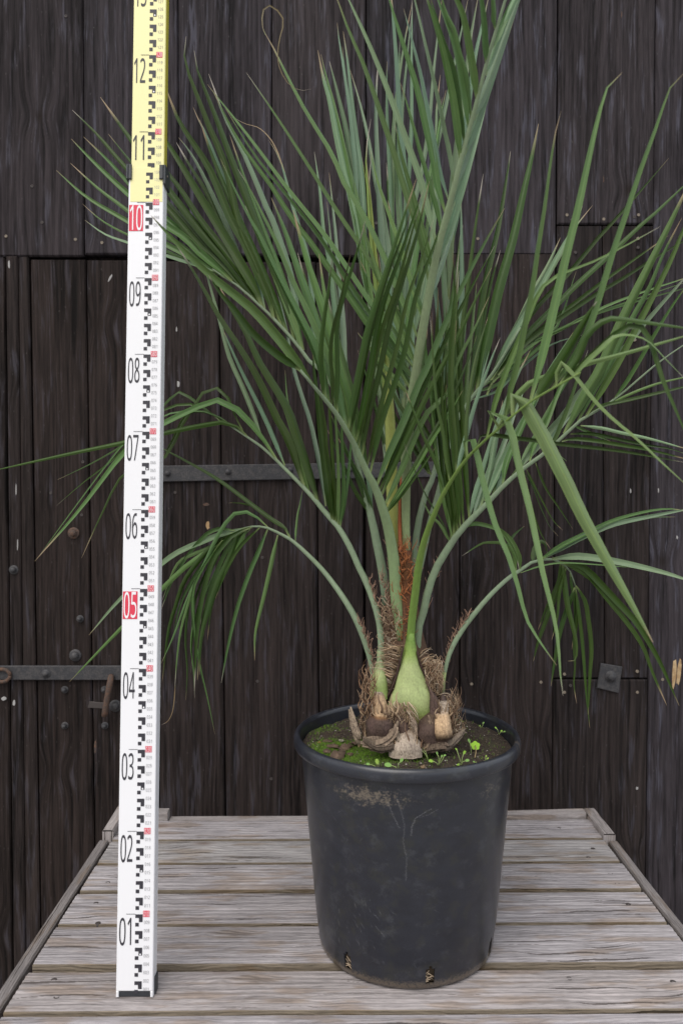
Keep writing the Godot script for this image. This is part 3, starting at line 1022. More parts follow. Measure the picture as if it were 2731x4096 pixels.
func lump(called: String, label: String, category: String, px: float, py: float, size_px: float, flat: float, c: Vector3, group: String) -> void:
	var p := on_level(px, py, TOP + SOIL + 0.002)
	var s := size_px * -p.z / FOCAL * 0.5
	var st := start()
	var seed_at := rng.randf() * 500.0
	var turn := rng.randf() * TAU
	var pos := func(i: int, j: int) -> Vector3:
		var a := TAU * i / 10.0
		var b := PI * j / 6.0 - PI / 2.0
		var d := Vector3(cos(b) * cos(a), sin(b), cos(b) * sin(a))
		var k := 1.0 + 0.75 * n2(d.x * 55.0 + seed_at, d.y * 55.0, d.z * 55.0)
		d = Vector3(d.x * 1.15, d.y * 0.42 * flat, d.z * 0.8) * k
		return p + d.rotated(Vector3.UP, turn) * s
	for i in 10:
		for j in 6:
			for id in [[i, j], [i, j + 1], [i + 1, j + 1], [i, j], [i + 1, j + 1], [i + 1, j]]:
				var v: Vector3 = pos.call(id[0], id[1])
				var t := c * (1.0 + 0.5 * n2(v.x * 3000.0, v.y * 3000.0, v.z * 3000.0))
				st.set_color(Color(t.x, t.y, t.z))
				st.add_vertex(v)
	var o := MeshInstance3D.new()
	o.name = numbered(called)
	o.mesh = finish(st)
	o.material_override = mat.husk
	add_child(o)
	o.set_meta("label", label)
	o.set_meta("category", category)
	if group != "":
		o.set_meta("group", group)

# ---------------------------------------------------------------- the levelling staff
func make_staff() -> void:
	var foot := Vector3(-0.2539, TOP + 0.0006, -0.9571)
	var o := thing("levelling_staff", "tall white telescopic measuring staff with black marks and a yellow upper section", "measuring staff", foot)
	var up := Vector3(0.0, 1.0, -0.0912).normalized()
	o.basis = Basis(Vector3.RIGHT, up, Vector3.RIGHT.cross(up))
	var wide := 0.0452
	var h := wide / 2.0
	var deep := 0.020
	var own := func(called: String, mesh: Mesh, m: Material, parent: Node3D) -> MeshInstance3D:
		return part(called, mesh, m, parent, false)
	# lower section: front face (z = 0), flanges, open foot
	var st := start()
	box(st, Vector3(-h, 0.0075, -deep), Vector3(h, 1.0465, 0.0), 0.0009)
	box(st, Vector3(-h, 0.0, -deep), Vector3(-h + 0.0032, 0.0074, 0.0), 0.0008)
	box(st, Vector3(h - 0.0032, 0.0, -deep), Vector3(h, 0.0074, 0.0), 0.0008)
	var lower: MeshInstance3D = own.call("lower_section", finish(st, false), mat.white, o)
	st = start()
	box(st, Vector3(-h + 0.0034, 0.0002, -deep + 0.001), Vector3(h - 0.0034, 0.0072, -0.0012), 0.0008)
	box(st, Vector3(h + 0.0002, 0.0, -deep - 0.0005), Vector3(h + 0.0018, 0.021, -deep * 0.35), 0.0006)
	own.call("foot_cap", finish(st, false), mat.plastic, o)
	# the yellow printed head of the lower section
	st = start()
	box(st, Vector3(-h + 0.0022, 1.0006, 0.00012), Vector3(h - 0.0010, 1.0462, 0.00035), 0.0001)
	own.call("yellow_print", finish(st, false), mat.film, lower)
	# upper section, slid into the lower one
	var uw := 0.0212
	var uc := 0.0010
	st = start()
	box(st, Vector3(uc - uw, 0.98, -deep + 0.002), Vector3(uc + uw, 1.44, -0.0022), 0.0009)
	var upper: MeshInstance3D = own.call("upper_section", finish(st, false), mat.yellow, o)
	st = start()
	box(st, Vector3(uc + uw + 0.0001, 1.047, -deep + 0.003), Vector3(uc + uw + 0.0007, 1.44, -0.0032), 0.0002)
	own.call("side_rail", finish(st, false), mat.olive, upper)
	# the clip that holds the two together
	st = start()
	box(st, Vector3(-h - 0.0028, 1.0300, -deep - 0.002), Vector3(-h - 0.0002, 1.0500, 0.0032), 0.0008)
	box(st, Vector3(-h - 0.0001, 1.0300, 0.0006), Vector3(-h + 0.0042, 1.0500, 0.0032), 0.0008)
	own.call("clip_jaw", finish(st, false), mat.plastic, o)
	st = start()
	box(st, Vector3(h - 0.0050, 1.0300, 0.0006), Vector3(h + 0.0001, 1.0490, 0.0032), 0.0008)
	box(st, Vector3(h + 0.0002, 1.0235, -deep - 0.004), Vector3(h + 0.0030, 1.0490, 0.0032), 0.0008)
	var clip: MeshInstance3D = own.call("clip_jaw", finish(st, false), mat.plastic, o)
	st = start()
	spin(st, [Vector2(0.0016, 0.0), Vector2(0.0014, 0.0006), Vector2(0, 0.0008)], Vector3(h + 0.0030, 1.038, -0.008), Vector3.RIGHT, 8)
	own.call("screw", finish(st), mat.screw, clip)
	# the print: black blocks in half centimetres, grey centimetre figures, big decimetre figures
	var sets := [[0, 104, 0.0, 0.010, lower, -h, 0.0004, 1.0], [105, 136, 1.0956 - 110 * 0.01043, 0.01043, upper, uc - uw - 0.0012, -0.0018, 1.0]]
	var font := SystemFont.new()
	font.font_names = PackedStringArray(["Droid Sans"])
	var mono := SystemFont.new()
	mono.font_names = PackedStringArray(["Droid Sans Mono"])
	for s in sets:
		var black := start()
		var grey := start()

		var z: float = s[6]
		var x0: float = s[5]
		var left := x0 + 0.0226
		var unit := 0.0045
		var y_of := func(cm: float) -> float:
			return s[2] + cm * s[3]
		var floor_y: float = 1.0468 if s[0] > 0 else 0.0
		var block := func(tool: SurfaceTool, xa: float, xb: float, ya: float, yb: float, lift: float) -> void:
			ya = maxf(ya, floor_y)
			if yb - ya < 0.0004:
				return
			quad(tool, Vector3(xa, yb, z + lift), Vector3(xb, yb, z + lift), Vector3(xb, ya, z + lift), Vector3(xa, ya, z + lift))
		var c: int = s[0] - s[0] % 2
		while c < s[1] and c < 105 if s[0] == 0 else c < s[1]:
			block.call(black, left, left + unit * 2, y_of.call(c + 1.52), y_of.call(c + 1.96), 0.0)
			block.call(black, left + unit, left + unit * 2, y_of.call(c + 1.03), y_of.call(c + 1.5205), 0.0)
			block.call(black, left, left + unit * 0.98, y_of.call(c + 0.5), y_of.call(c + 0.94), 0.0)
			c += 2
		for cm in range(maxi(s[0], 1), s[1] + 1):
			var y: float = y_of.call(cm)
			if y < floor_y + 0.002:
				continue
			if cm % 10 == 5:
				# round white index dot at every half decimetre
				var pale := start()
				for k in 10:
					var a0 := TAU * k / 10.0
					var a1 := TAU * (k + 1) / 10.0
					var m := Vector3(left + unit * 1.5, y + 0.0018, z + 0.00025)
					for p in [m, m + Vector3(cos(a1), sin(a1), 0) * 0.0011, m + Vector3(cos(a0), sin(a0), 0) * 0.0011]:
						pale.add_vertex(p)
				own.call("index_dot", finish(pale, false), mat.white, s[4])
			if cm % 10 == 0:
				block.call(black, left - 0.0112, left + 0.0001, y - 0.0004, y + 0.0002, 0.0001)
				var red := start()
				block.call(red, left + unit * 2 + 0.0004, left + unit * 2 + 0.0084, y - 0.0036, y + 0.0040, 0.0)
				own.call("red_panel", finish(red, false), mat.red, s[4])
				var figure := start()
				write(figure, "%03d" % cm, mono, Rect2(left + unit * 2 + 0.0009, y - 0.0029, 0.0070, 0.0062), z + 0.00025)
				own.call("white_figure", finish(figure, false), mat.white, s[4])
				var big := "%02d" % (cm / 10)
				var area := Rect2(x0 + 0.0030, y - 0.0380, 0.0148, 0.0335)
				if cm == 50 or cm == 100:
					red = start()
					block.call(red, x0 + 0.0012, x0 + 0.0195, y - 0.0382, y - 0.0036, 0.0)
					own.call("red_panel", finish(red, false), mat.red, s[4])
					figure = start()
					write(figure, big, font, Rect2(x0 + 0.0024, y - 0.0376, 0.0160, 0.0334), z + 0.00025)
					own.call("white_figure", finish(figure, false), mat.white, s[4])
				else:
					write(black, big, font, area, z)
			else:
				write(grey, "%03d" % cm, mono, Rect2(left + unit * 2 + 0.0019, y - 0.0021, 0.0066, 0.0042), z)
		own.call("black_marks", finish(black, false), mat.ink, s[4])
		own.call("grey_figures", finish(grey, false), mat.grey_ink, s[4]).set_meta("kind", "stuff")

func write(st: SurfaceTool, text: String, font: Font, area: Rect2, z: float) -> void:
	# flat lettering stretched to fill an area
	var t := TextMesh.new()
	t.text = text
	t.font = font
	t.font_size = 48
	t.pixel_size = 0.001
	t.depth = 0.0
	t.curve_step = 2.0
	var b := t.get_aabb()
	var sx := area.size.x / b.size.x
	var sy := area.size.y / b.size.y
	var tr := Transform3D(Basis.from_scale(Vector3(sx, sy, 1.0)), Vector3(area.position.x - b.position.x * sx, area.position.y - b.position.y * sy, z))
	var src := t.get_mesh_arrays()
	var verts: PackedVector3Array = src[Mesh.ARRAY_VERTEX]
	var idx: PackedInt32Array = src[Mesh.ARRAY_INDEX]
	for i in idx:
		var v := verts[i]
		st.add_vertex(tr * Vector3(v.x, v.y, 0.0))

# ---------------------------------------------------------------- the palm
const TONE := {
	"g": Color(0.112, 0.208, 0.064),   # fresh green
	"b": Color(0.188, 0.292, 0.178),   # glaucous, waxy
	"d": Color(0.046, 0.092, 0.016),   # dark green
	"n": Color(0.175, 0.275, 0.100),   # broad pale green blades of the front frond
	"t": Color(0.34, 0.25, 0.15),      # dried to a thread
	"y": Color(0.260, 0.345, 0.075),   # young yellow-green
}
var leaf_count := 0

# One leaflet: a folded, tapering blade along a path of photograph points; d0 and d1 are the distances of its base and tip.
func leaflet(parent: Node3D, w_px: float, tone: String, d0: float, d1: float, px: Array, dry := -1.0) -> void:
	var pts := []
	var n := px.size() / 2
	var total := 0.0
	var acc := [0.0]
	for i in range(1, n):
		total += Vector2(px[i * 2] - px[i * 2 - 2], px[i * 2 + 1] - px[i * 2 - 1]).length()
		acc.append(total)
	for i in n:
		var f: float = acc[i] / total
		pts.append(at(px[i * 2], px[i * 2 + 1], lerpf(d0, d1, f)))
	var segs := 16
	var path := smooth_path(pts, segs)
	var roll := rng.randf_range(-0.55, 0.55)
	var twist := rng.randf_range(-0.35, 0.35)
	var w := w_px * 0.82 * (d0 * 0.6 + d1 * 0.4) / FOCAL * 0.5 / cos(roll)
	var fold := rng.randf_range(0.35, 0.85) * (1.0 if rng.randf() < 0.7 else -1.0)
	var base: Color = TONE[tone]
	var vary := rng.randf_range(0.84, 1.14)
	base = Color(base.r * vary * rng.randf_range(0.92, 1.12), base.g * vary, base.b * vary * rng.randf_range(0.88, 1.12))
	var tan_tip := Color(0.40, 0.30, 0.19) if rng.randf() < 0.7 else Color(0.52, 0.46, 0.40)
	if dry < 0.0:
		dry = rng.randf_range(0.015, 0.07)
	var st := start()
	var rows := []
	var cols := []
	for k in segs + 1:
		var f := float(k) / segs
		var a: Vector3 = path[maxi(k - 1, 0)]
		var b: Vector3 = path[mini(k + 1, segs)]
		var t := (b - a).normalized()
		var side := t.cross(Vector3(0.12, 0.30, 1.0)).normalized()
		side = side.rotated(t, roll + twist * f)
		var nrm := side.cross(t).normalized()
		var prof := (0.30 + 0.70 * smoothstep(0.0, 0.16, f)) * pow(maxf(1.0 - pow(f, 2.4), 0.0), 0.8)
		var ww := w * maxf(prof, 0.03)
		var deep := nrm * ww * fold * (1.4 if f < 0.2 else 1.0)
		rows.append([path[k] - side * ww + deep, path[k] - side * ww * 0.5 + deep * 0.45, path[k], path[k] + side * ww * 0.5 + deep * 0.45, path[k] + side * ww + deep])
		var c := base * (1.0 + 0.10 * n2(f * 90.0, vary * 900.0, 910.0))
		c = Color(0.26, 0.33, 0.13).lerp(c, smoothstep(0.0, 0.06, f))
		c = c.lerp(tan_tip, smoothstep(1.0 - dry * 1.6, 1.0 - dry, f))
		cols.append(c)
	for k in segs:
		for i in 4:
			for id in [[k, i], [k + 1, i], [k + 1, i + 1], [k, i], [k + 1, i + 1], [k, i + 1]]:
				st.set_color(cols[id[0]])
				st.set_uv(Vector2(id[1] / 4.0, id[0] / float(segs)))
				st.add_vertex(rows[id[0]][id[1]])
	part("leaflet", finish(st), mat.leaf, parent, false)
	leaf_count += 1

# The stalk of a frond: points [x, y, distance, width] in the photograph.
func frond(palm: Node3D, called: String, pts: Array, c0: Color, c1: Color, flat := 0.62, slim := 0.70) -> MeshInstance3D:
	var path := []
	var n := 26
	var raw := []
	var widths := []
	for p in pts:
		raw.append(at(p[0], p[1], p[2]))
		widths.append(Vector3(p[3] * slim * p[2] / FOCAL * 0.5, 0, 0))
	path = smooth_path(raw, n)
	var radii := []
	var cols := []
	for k in n + 1:
		# width at the nearest given points
		var best := 0
		var bd := 1e9
		for i in raw.size() - 1:
			var q := Geometry3D.get_closest_point_to_segment(path[k], raw[i], raw[i + 1])
			if q.distance_to(path[k]) < bd:
				bd = q.distance_to(path[k])
				best = i
		var q2 := Geometry3D.get_closest_point_to_segment(path[k], raw[best], raw[best + 1])
		var f: float = q2.distance_to(raw[best]) / maxf(raw[best].distance_to(raw[best + 1]), 1e-6)
		var w: float = lerpf(widths[best].x, widths[best + 1].x, f)
		radii.append(Vector2(w, w * flat))
		var c := c0.lerp(c1, float(k) / n) * (1.0 + 0.05 * n2(k * 14.0, pts[0][0], 920.0))
		cols.append(c)
	var st := start()
	tube(st, path, radii, cols, 10)
	var o := part(called, finish(st), mat.stalk, palm)
	o.set_meta("stalk", pts)
	return o

func depth_on(f: MeshInstance3D, x: float, y: float) -> float:
	var pts: Array = f.get_meta("stalk")
	var best := 1e12
	var d := 1.0
	for i in pts.size() - 1:
		var a := Vector2(pts[i][0], pts[i][1])
		var b := Vector2(pts[i + 1][0], pts[i + 1][1])
		var q := Geometry2D.get_closest_point_to_segment(Vector2(x, y), a, b)
		var e := q.distance_squared_to(Vector2(x, y))
		if e < best:
			best = e
			d = lerpf(pts[i][2], pts[i + 1][2], q.distance_to(a) / maxf(a.distance_to(b), 1e-6))
	return d

# rows: [width in pixels, tone, distance of the tip relative to the base, x, y, x, y, ...]
func leaves(f: MeshInstance3D, rows: Array, wider := 1.0) -> void:
	for r in rows:
		var d0 := depth_on(f, r[3], r[4])
		leaflet(f, r[0] * wider, r[1], d0, d0 + r[2], r.slice(3))
	# a few more of the same, standing between two neighbours
	for i in rows.size() - 1:
		var a := even(rows[i].slice(3))
		var b := even(rows[i + 1].slice(3))
		if leaf_count >= 297 or a[0].distance_to(b[0]) > 130.0 or a[6].distance_to(b[6]) > 330.0 or rng.randf() < 0.55 or rows[i][0] < 9 or rows[i + 1][0] < 9:
			continue
		var t := rng.randf_range(0.35, 0.65)
		var px := []
		var cut := rng.randf_range(0.82, 0.98)
		for k in 7:
			var p: Vector2 = a[k].lerp(b[k], t)
			if k > 0:
				var base: Vector2 = a[0].lerp(b[0], t)
				p = base + (p - base) * cut + Vector2(rng.randf_range(-6, 6), rng.randf_range(-4, 4))
			px.append_array([p.x, p.y])
		var dm := depth_on(f, px[0], px[1]) + rng.randf_range(0.0, 0.012)
		leaflet(f, (rows[i][0] + rows[i + 1][0]) * 0.42 * wider, rows[i + rng.randi() % 2][1], dm, dm + (rows[i][2] + rows[i + 1][2]) * 0.5, px)

func even(px: Array) -> Array:
	# seven points evenly along a photograph polyline
	var pts := []
	for i in px.size() / 2:
		pts.append(Vector3(px[i * 2], px[i * 2 + 1], 0))
	return smooth_path(pts, 6).map(func(v): return Vector2(v.x, v.y))

func make_palm() -> void:
	var foot := POT + Vector3(0.008, SOIL, 0.0)
	var palm := thing("palm", "feather palm with stiff grey green leaflets and fibrous cut base growing in the black pot", "palm", foot)
	var wax := Color(0.255, 0.350, 0.220)
	var grn := Color(0.21, 0.33, 0.085)
	var lime := Color(0.36, 0.45, 0.13)
	var f: MeshInstance3D
	# low frond drooping to the left, behind the staff
	f = frond(palm, "frond", [[1502, 2760, 1.09, 38], [1485, 2650, 1.10, 36], [1440, 2515, 1.11, 38], [1385, 2410, 1.12, 34], [1300, 2292, 1.14, 28], [1225, 2213, 1.15, 24], [1165, 2160, 1.16, 20], [1120, 2135, 1.165, 17], [1070, 2112, 1.17, 14], [1020, 2105, 1.175, 11], [975, 2112, 1.18, 7]], wax, wax)
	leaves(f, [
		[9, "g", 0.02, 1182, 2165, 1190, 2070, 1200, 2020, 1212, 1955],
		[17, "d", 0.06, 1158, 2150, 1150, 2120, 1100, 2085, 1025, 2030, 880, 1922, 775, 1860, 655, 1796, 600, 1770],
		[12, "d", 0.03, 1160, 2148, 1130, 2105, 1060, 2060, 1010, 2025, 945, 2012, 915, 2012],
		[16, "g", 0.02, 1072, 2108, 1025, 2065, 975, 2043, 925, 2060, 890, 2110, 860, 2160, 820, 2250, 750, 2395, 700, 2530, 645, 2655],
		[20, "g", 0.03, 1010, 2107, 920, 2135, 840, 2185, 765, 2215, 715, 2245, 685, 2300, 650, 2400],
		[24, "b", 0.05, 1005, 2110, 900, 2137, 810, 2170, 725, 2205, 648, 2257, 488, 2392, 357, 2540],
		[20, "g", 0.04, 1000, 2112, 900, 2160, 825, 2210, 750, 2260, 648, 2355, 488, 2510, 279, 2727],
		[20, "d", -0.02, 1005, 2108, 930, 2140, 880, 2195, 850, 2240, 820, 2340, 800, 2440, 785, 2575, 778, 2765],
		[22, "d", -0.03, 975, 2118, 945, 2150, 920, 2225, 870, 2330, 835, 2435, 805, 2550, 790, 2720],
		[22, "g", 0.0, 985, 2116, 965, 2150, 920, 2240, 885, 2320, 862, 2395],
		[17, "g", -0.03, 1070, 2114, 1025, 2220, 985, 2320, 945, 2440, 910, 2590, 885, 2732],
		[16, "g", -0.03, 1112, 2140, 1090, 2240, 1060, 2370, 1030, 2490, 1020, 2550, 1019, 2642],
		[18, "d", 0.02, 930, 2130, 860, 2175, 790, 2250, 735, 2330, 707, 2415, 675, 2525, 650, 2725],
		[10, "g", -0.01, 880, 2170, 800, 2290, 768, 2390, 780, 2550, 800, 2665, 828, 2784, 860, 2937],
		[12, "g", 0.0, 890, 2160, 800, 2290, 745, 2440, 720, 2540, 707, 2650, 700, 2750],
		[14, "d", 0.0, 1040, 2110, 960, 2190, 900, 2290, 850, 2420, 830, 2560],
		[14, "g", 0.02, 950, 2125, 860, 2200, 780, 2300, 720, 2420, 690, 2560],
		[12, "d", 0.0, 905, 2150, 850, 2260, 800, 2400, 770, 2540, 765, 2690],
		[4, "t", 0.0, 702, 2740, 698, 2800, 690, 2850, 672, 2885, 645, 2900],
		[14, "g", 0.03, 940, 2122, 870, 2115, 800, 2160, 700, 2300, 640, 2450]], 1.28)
	# frond leaning left above it
	f = frond(palm, "frond", [[1526, 2640, 1.075, 38], [1520, 2515, 1.085, 38], [1500, 2425, 1.09, 38], [1465, 2330, 1.10, 38], [1435, 2270, 1.105, 36], [1400, 2190, 1.11, 34], [1350, 2105, 1.12, 32], [1300, 2050, 1.13, 30], [1275, 2017, 1.13, 28], [1215, 1950, 1.14, 24], [1140, 1875, 1.15, 20], [1100, 1835, 1.155, 18], [1050, 1790, 1.16, 16], [1000, 1755, 1.165, 14], [950, 1722, 1.17, 11], [900, 1690, 1.175, 8]], wax, wax)
	leaves(f, [
		[34, "d", -0.03, 1332, 2085, 1300, 1850, 1275, 1625, 1257, 1480, 1250, 1400],
		[22, "d", -0.03, 1345, 2100, 1330, 1850, 1317, 1630, 1305, 1480],
		[18, "g", -0.03, 1352, 2105, 1355, 1900, 1345, 1700, 1330, 1540],
		[18, "g", 0.03, 1360, 2107, 1385, 1950, 1400, 1800, 1408, 1650],
		[20, "g", 0.0, 1356, 2106, 1372, 1950, 1366, 1750, 1368, 1600],
		[44, "d", 0.02, 1275, 2017, 1250, 1925, 1205, 1790, 1185, 1730, 1155, 1640, 1100, 1545, 1040, 1450, 980, 1320, 925, 1235, 870, 1130],
		[46, "d", 0.03, 1210, 1945, 1150, 1790, 1090, 1665, 1025, 1525, 965, 1420, 920, 1350, 865, 1265, 810, 1160, 750, 1055, 690, 955],
		[20, "b", 0.05, 1140, 1862, 1100, 1760, 1050, 1650, 1000, 1550, 960, 1470, 910, 1360, 880, 1290],
		[34, "g", 0.04, 1108, 1842, 1050, 1755, 1000, 1695, 945, 1640, 880, 1607, 840, 1605, 765, 1645, 655, 1695, 500, 1810, 320, 2040, 140, 2245],
		[26, "d", 0.02, 1000, 1755, 950, 1705, 900, 1685, 825, 1695, 750, 1710, 655, 1730, 496, 1768, 250, 1820, -60, 1890],
		[20, "d", 0.05, 975, 1728, 925, 1625, 905, 1565, 870, 1548, 822, 1555, 790, 1600, 725, 1700, 655, 1830, 498, 1890, 400, 2070, 327, 2233],
		[18, "d", 0.06, 885, 1685, 800, 1615, 715, 1565, 655, 1620, 560, 1710, 496, 1775, 370, 1850, 231, 1919],
		[10, "g", 0.06, 940, 1712, 850, 1655, 740, 1645, 655, 1665, 560, 1720, 488, 1784, 330, 1990, 148, 2237],
		[22, "b", 0.06, 1050, 1760, 1015, 1665, 970, 1550, 925, 1450, 905, 1390, 880, 1290, 835, 1125, 800, 1000],
		[24, "b", 0.06, 1300, 2025, 1270, 1850, 1240, 1700, 1200, 1575, 1165, 1450, 1140, 1300, 1090, 1090],
		[14, "g", 0.05, 1220, 1950, 1210, 1850, 1180, 1720, 1150, 1600, 1140, 1480],
		[26, "g", 0.03, 1240, 1980, 1215, 1880, 1180, 1760, 1140, 1640, 1090, 1530],
		[12, "d", 0.05, 920, 1700, 830, 1650, 745, 1660, 690, 1760, 640, 1850]])
	# the upright frond behind the left side
	f = frond(palm, "frond", [[1545, 2420, 1.125, 50], [1530, 2290, 1.13, 52], [1508, 2180, 1.135, 50], [1485, 2070, 1.14, 44], [1440, 1900, 1.15, 30], [1380, 1650, 1.16, 26], [1300, 1500, 1.165, 24], [1245, 1455, 1.165, 22], [1182, 1370, 1.17, 20], [1095, 1275, 1.175, 18], [1045, 1227, 1.18, 16], [960, 1150, 1.185, 13], [900, 1110, 1.19, 10], [850, 1075, 1.19, 7]], wax, wax)
	leaves(f, [
		[38, "d", 0.03, 1095, 1275, 1075, 1200, 1025, 1080, 975, 965, 925, 884, 840, 680, 720, 490, 665, 352],
		[24, "b", 0.05, 1010, 1190, 975, 1100, 945, 1000, 895, 875, 805, 685, 755, 600, 715, 550],
		[38, "d", 0.04, 1050, 1230, 1025, 1160, 980, 1080, 920, 975, 862, 880, 800, 780, 725, 655, 660, 555, 612, 470],
		[36, "d", 0.05, 1045, 1225, 1015, 1190, 950, 1090, 880, 1010, 800, 920, 665, 747, 523, 557, 402, 388],
		[28, "d", 0.06, 985, 1175, 960, 1145, 875, 1050, 800, 985, 725, 895, 665, 828, 505, 671, 392, 540, 290, 440],
		[30, "g", 0.07, 930, 1125, 880, 1080, 810, 1020, 740, 950, 665, 900, 510, 771, 383, 653, 286, 555],
		[20, "g", 0.08, 900, 1110, 800, 1050, 700, 995, 662, 975, 510, 884, 348, 788, 225, 680],
		[18, "b", 0.08, 870, 1090, 760, 1055, 662, 1023, 510, 971, 418, 936, 340, 880],
		[36, "d", 0.02, 1177, 1365, 1160, 1275, 1125, 1150, 1050, 965, 990, 800, 920, 620, 880, 510, 830, 380, 790, 280, 777, 202],
		[34, "d", 0.03, 1130, 1310, 1060, 1140, 1015, 1040, 955, 900, 900, 655, 840, 515, 800, 410, 755, 295, 737, 225, 745, 145],
		[24, "b", 0.05, 1060, 1240, 1000, 1000, 950, 850, 880, 675, 825, 540, 795, 480, 772, 427],
		[28, "b", 0.04, 1190, 1380, 1175, 1150, 1100, 900, 1080, 860, 1025, 725, 970, 600, 900, 470, 865, 375, 835, 295],
		[22, "b", 0.05, 1260, 1470, 1240, 1100, 1200, 925, 1175, 850, 1150, 750, 1120, 640, 1075, 560],
		[26, "g", 0.03, 1215, 1400, 1180, 1260, 1120, 1080, 1060, 930, 1010, 800, 960, 660, 920, 540],
		[30, "d", 0.03, 1150, 1335, 1090, 1180, 1020, 1010, 950, 860, 880, 700, 830, 570, 800, 480],
		[30, "g", 0.03, 1210, 1410, 1170, 1280, 1100, 1100, 1030, 930, 980, 780, 930, 640],
		[5, "t", 0.02, 1140, 690, 1125, 655, 1110, 610, 1080, 555, 1035, 512, 980, 495, 935, 470],
		[20, "d", 0.0, 1480, 2062, 1420, 1970, 1370, 1860, 1310, 1720],
		[20, "d", 0.01, 1485, 2060, 1430, 1910, 1380, 1790, 1320, 1650],
		[16, "d", 0.0, 1488, 2055, 1450, 1935, 1400, 1840, 1350, 1750],
		[18, "b", 0.03, 1490, 2055, 1470, 1900, 1430, 1750, 1390, 1600, 1360, 1450],
		[22, "b", 0.06, 1350, 1580, 1345, 1350, 1315, 1050, 1295, 950, 1280, 780, 1257, 607],
		[22, "b", 0.06, 1370, 1620, 1375, 1350, 1350, 1060, 1340, 925, 1327, 800, 1316, 690],
		[24, "g", 0.05, 1330, 1530, 1290, 1380, 1250, 1250, 1190, 1090, 1155, 960],
		[20, "b", 0.06, 1400, 1720, 1390, 1520, 1370, 1350, 1330, 1150, 1310, 1040]], 1.15)
	# tall fronds at the back
	f = frond(palm, "frond", [[1575, 2300, 1.12, 40], [1555, 1950, 1.15, 34], [1520, 1600, 1.18, 26], [1480, 1250, 1.20, 20], [1450, 1000, 1.21, 14], [1435, 820, 1.22, 8]], wax, wax)
	leaves(f, [
		[26, "b", 0.03, 1440, 1080, 1425, 860, 1420, 700, 1400, 475, 1380, 325, 1365, 225, 1355, 160, 1348, 90],
		[26, "b", 0.04, 1460, 1100, 1455, 850, 1445, 700, 1415, 475, 1390, 250, 1372, 125],
		[44, "b", 0.02, 1470, 1200, 1440, 950, 1400, 750, 1384, 700, 1350, 550, 1320, 400, 1295, 315, 1271, 200],
		[30, "g", 0.03, 1478, 1250, 1455, 960, 1415, 760, 1395, 690, 1365, 550, 1330, 400, 1305, 310, 1283, 217],
		[30, "b", 0.04, 1455, 1020, 1430, 850, 1415, 700, 1385, 525, 1350, 375, 1317, 245],
		[30, "b", 0.05, 1510, 1500, 1560, 1150, 1535, 890, 1500, 725, 1470, 550, 1435, 400, 1399, 278],
		[24, "b", 0.03, 1535, 1700, 1500, 1500, 1470, 1330, 1445, 1180],
		[22, "d", 0.03, 1550, 1850, 1510, 1680, 1470, 1530, 1430, 1400],
		[26, "b", 0.04, 1500, 1400, 1480, 1150, 1450, 950, 1420, 800],
		[24, "g", 0.03, 1525, 1600, 1505, 1350, 1480, 1150, 1440, 940],
		[22, "b", 0.03, 1545, 1750, 1540, 1500, 1520, 1300, 1500, 1120]])
	f = frond(palm, "frond", [[1608, 2320, 1.10, 56], [1614, 2050, 1.12, 56], [1618, 1850, 1.14, 46], [1612, 1500, 1.17, 30], [1608, 1200, 1.20, 22], [1615, 900, 1.22, 16], [1620, 640, 1.24, 8]], Color(0.30, 0.40, 0.15), wax)
	leaves(f, [
		[34, "b", 0.02, 1605, 1250, 1540, 1150, 1515, 850, 1502, 550, 1502, 375, 1512, 245],
		[34, "b", 0.0, 1612, 1150, 1645, 950, 1625, 784, 1610, 650, 1595, 450, 1580, 200, 1566, 20, 1560, -80],
		[24, "b", 0.03, 1605, 1250, 1618, 900, 1630, 750, 1645, 500, 1645, 250, 1648, 0],
		[24, "b", 0.04, 1606, 1200, 1572, 950, 1572, 700, 1580, 475, 1600, 300, 1620, 165, 1648, 10],
		[20, "b", 0.03, 1606, 1100, 1585, 800, 1575, 550, 1570, 370],
		[26, "b", 0.02, 1605, 1350, 1640, 900, 1660, 784, 1690, 650, 1715, 475, 1730, 300, 1750, 125, 1767, -10],
		[28, "b", 0.03, 1606, 1400, 1660, 950, 1700, 784, 1740, 625, 1780, 450, 1810, 300, 1840, 150, 1872, -10],
		[26, "b", 0.03, 1612, 1450, 1720, 1000, 1745, 600, 1745, 450, 1760, 300],
		[26, "g", 0.03, 1610, 1500, 1650, 1100, 1700, 800, 1740, 600, 1765, 450, 1783, 360],
		[26, "g", 0.03, 1608, 1300, 1590, 1100, 1560, 850, 1545, 650],
		[26, "b", 0.02, 1612, 1550, 1650, 1350, 1700, 1150, 1720, 950],
		[26, "b", 0.02, 1614, 1600, 1580, 1400, 1560, 1200, 1555, 1050],
		[26, "b", 0.02, 1612, 1700, 1560, 1520, 1520, 1350, 1490, 1200],
		[24, "d", 0.02, 1616, 1780, 1660, 1600, 1690, 1450, 1710, 1300],
		[24, "b", 0.02, 1615, 1750, 1640, 1560, 1650, 1400, 1655, 1240],
		[24, "g", 0.03, 1608, 1380, 1560, 1200, 1530, 1050, 1515, 900],
		[20, "b", 0.02, 1612, 1000, 1600, 800, 1592, 600, 1598, 165]])
	f = frond(palm, "frond", [[1648, 2330, 1.12, 40], [1668, 2120, 1.135, 40], [1700, 1980, 1.15, 34], [1745, 1850, 1.17, 28], [1770, 1500, 1.21, 22], [1795, 1150, 1.24, 16], [1815, 850, 1.26, 8]], wax, wax)
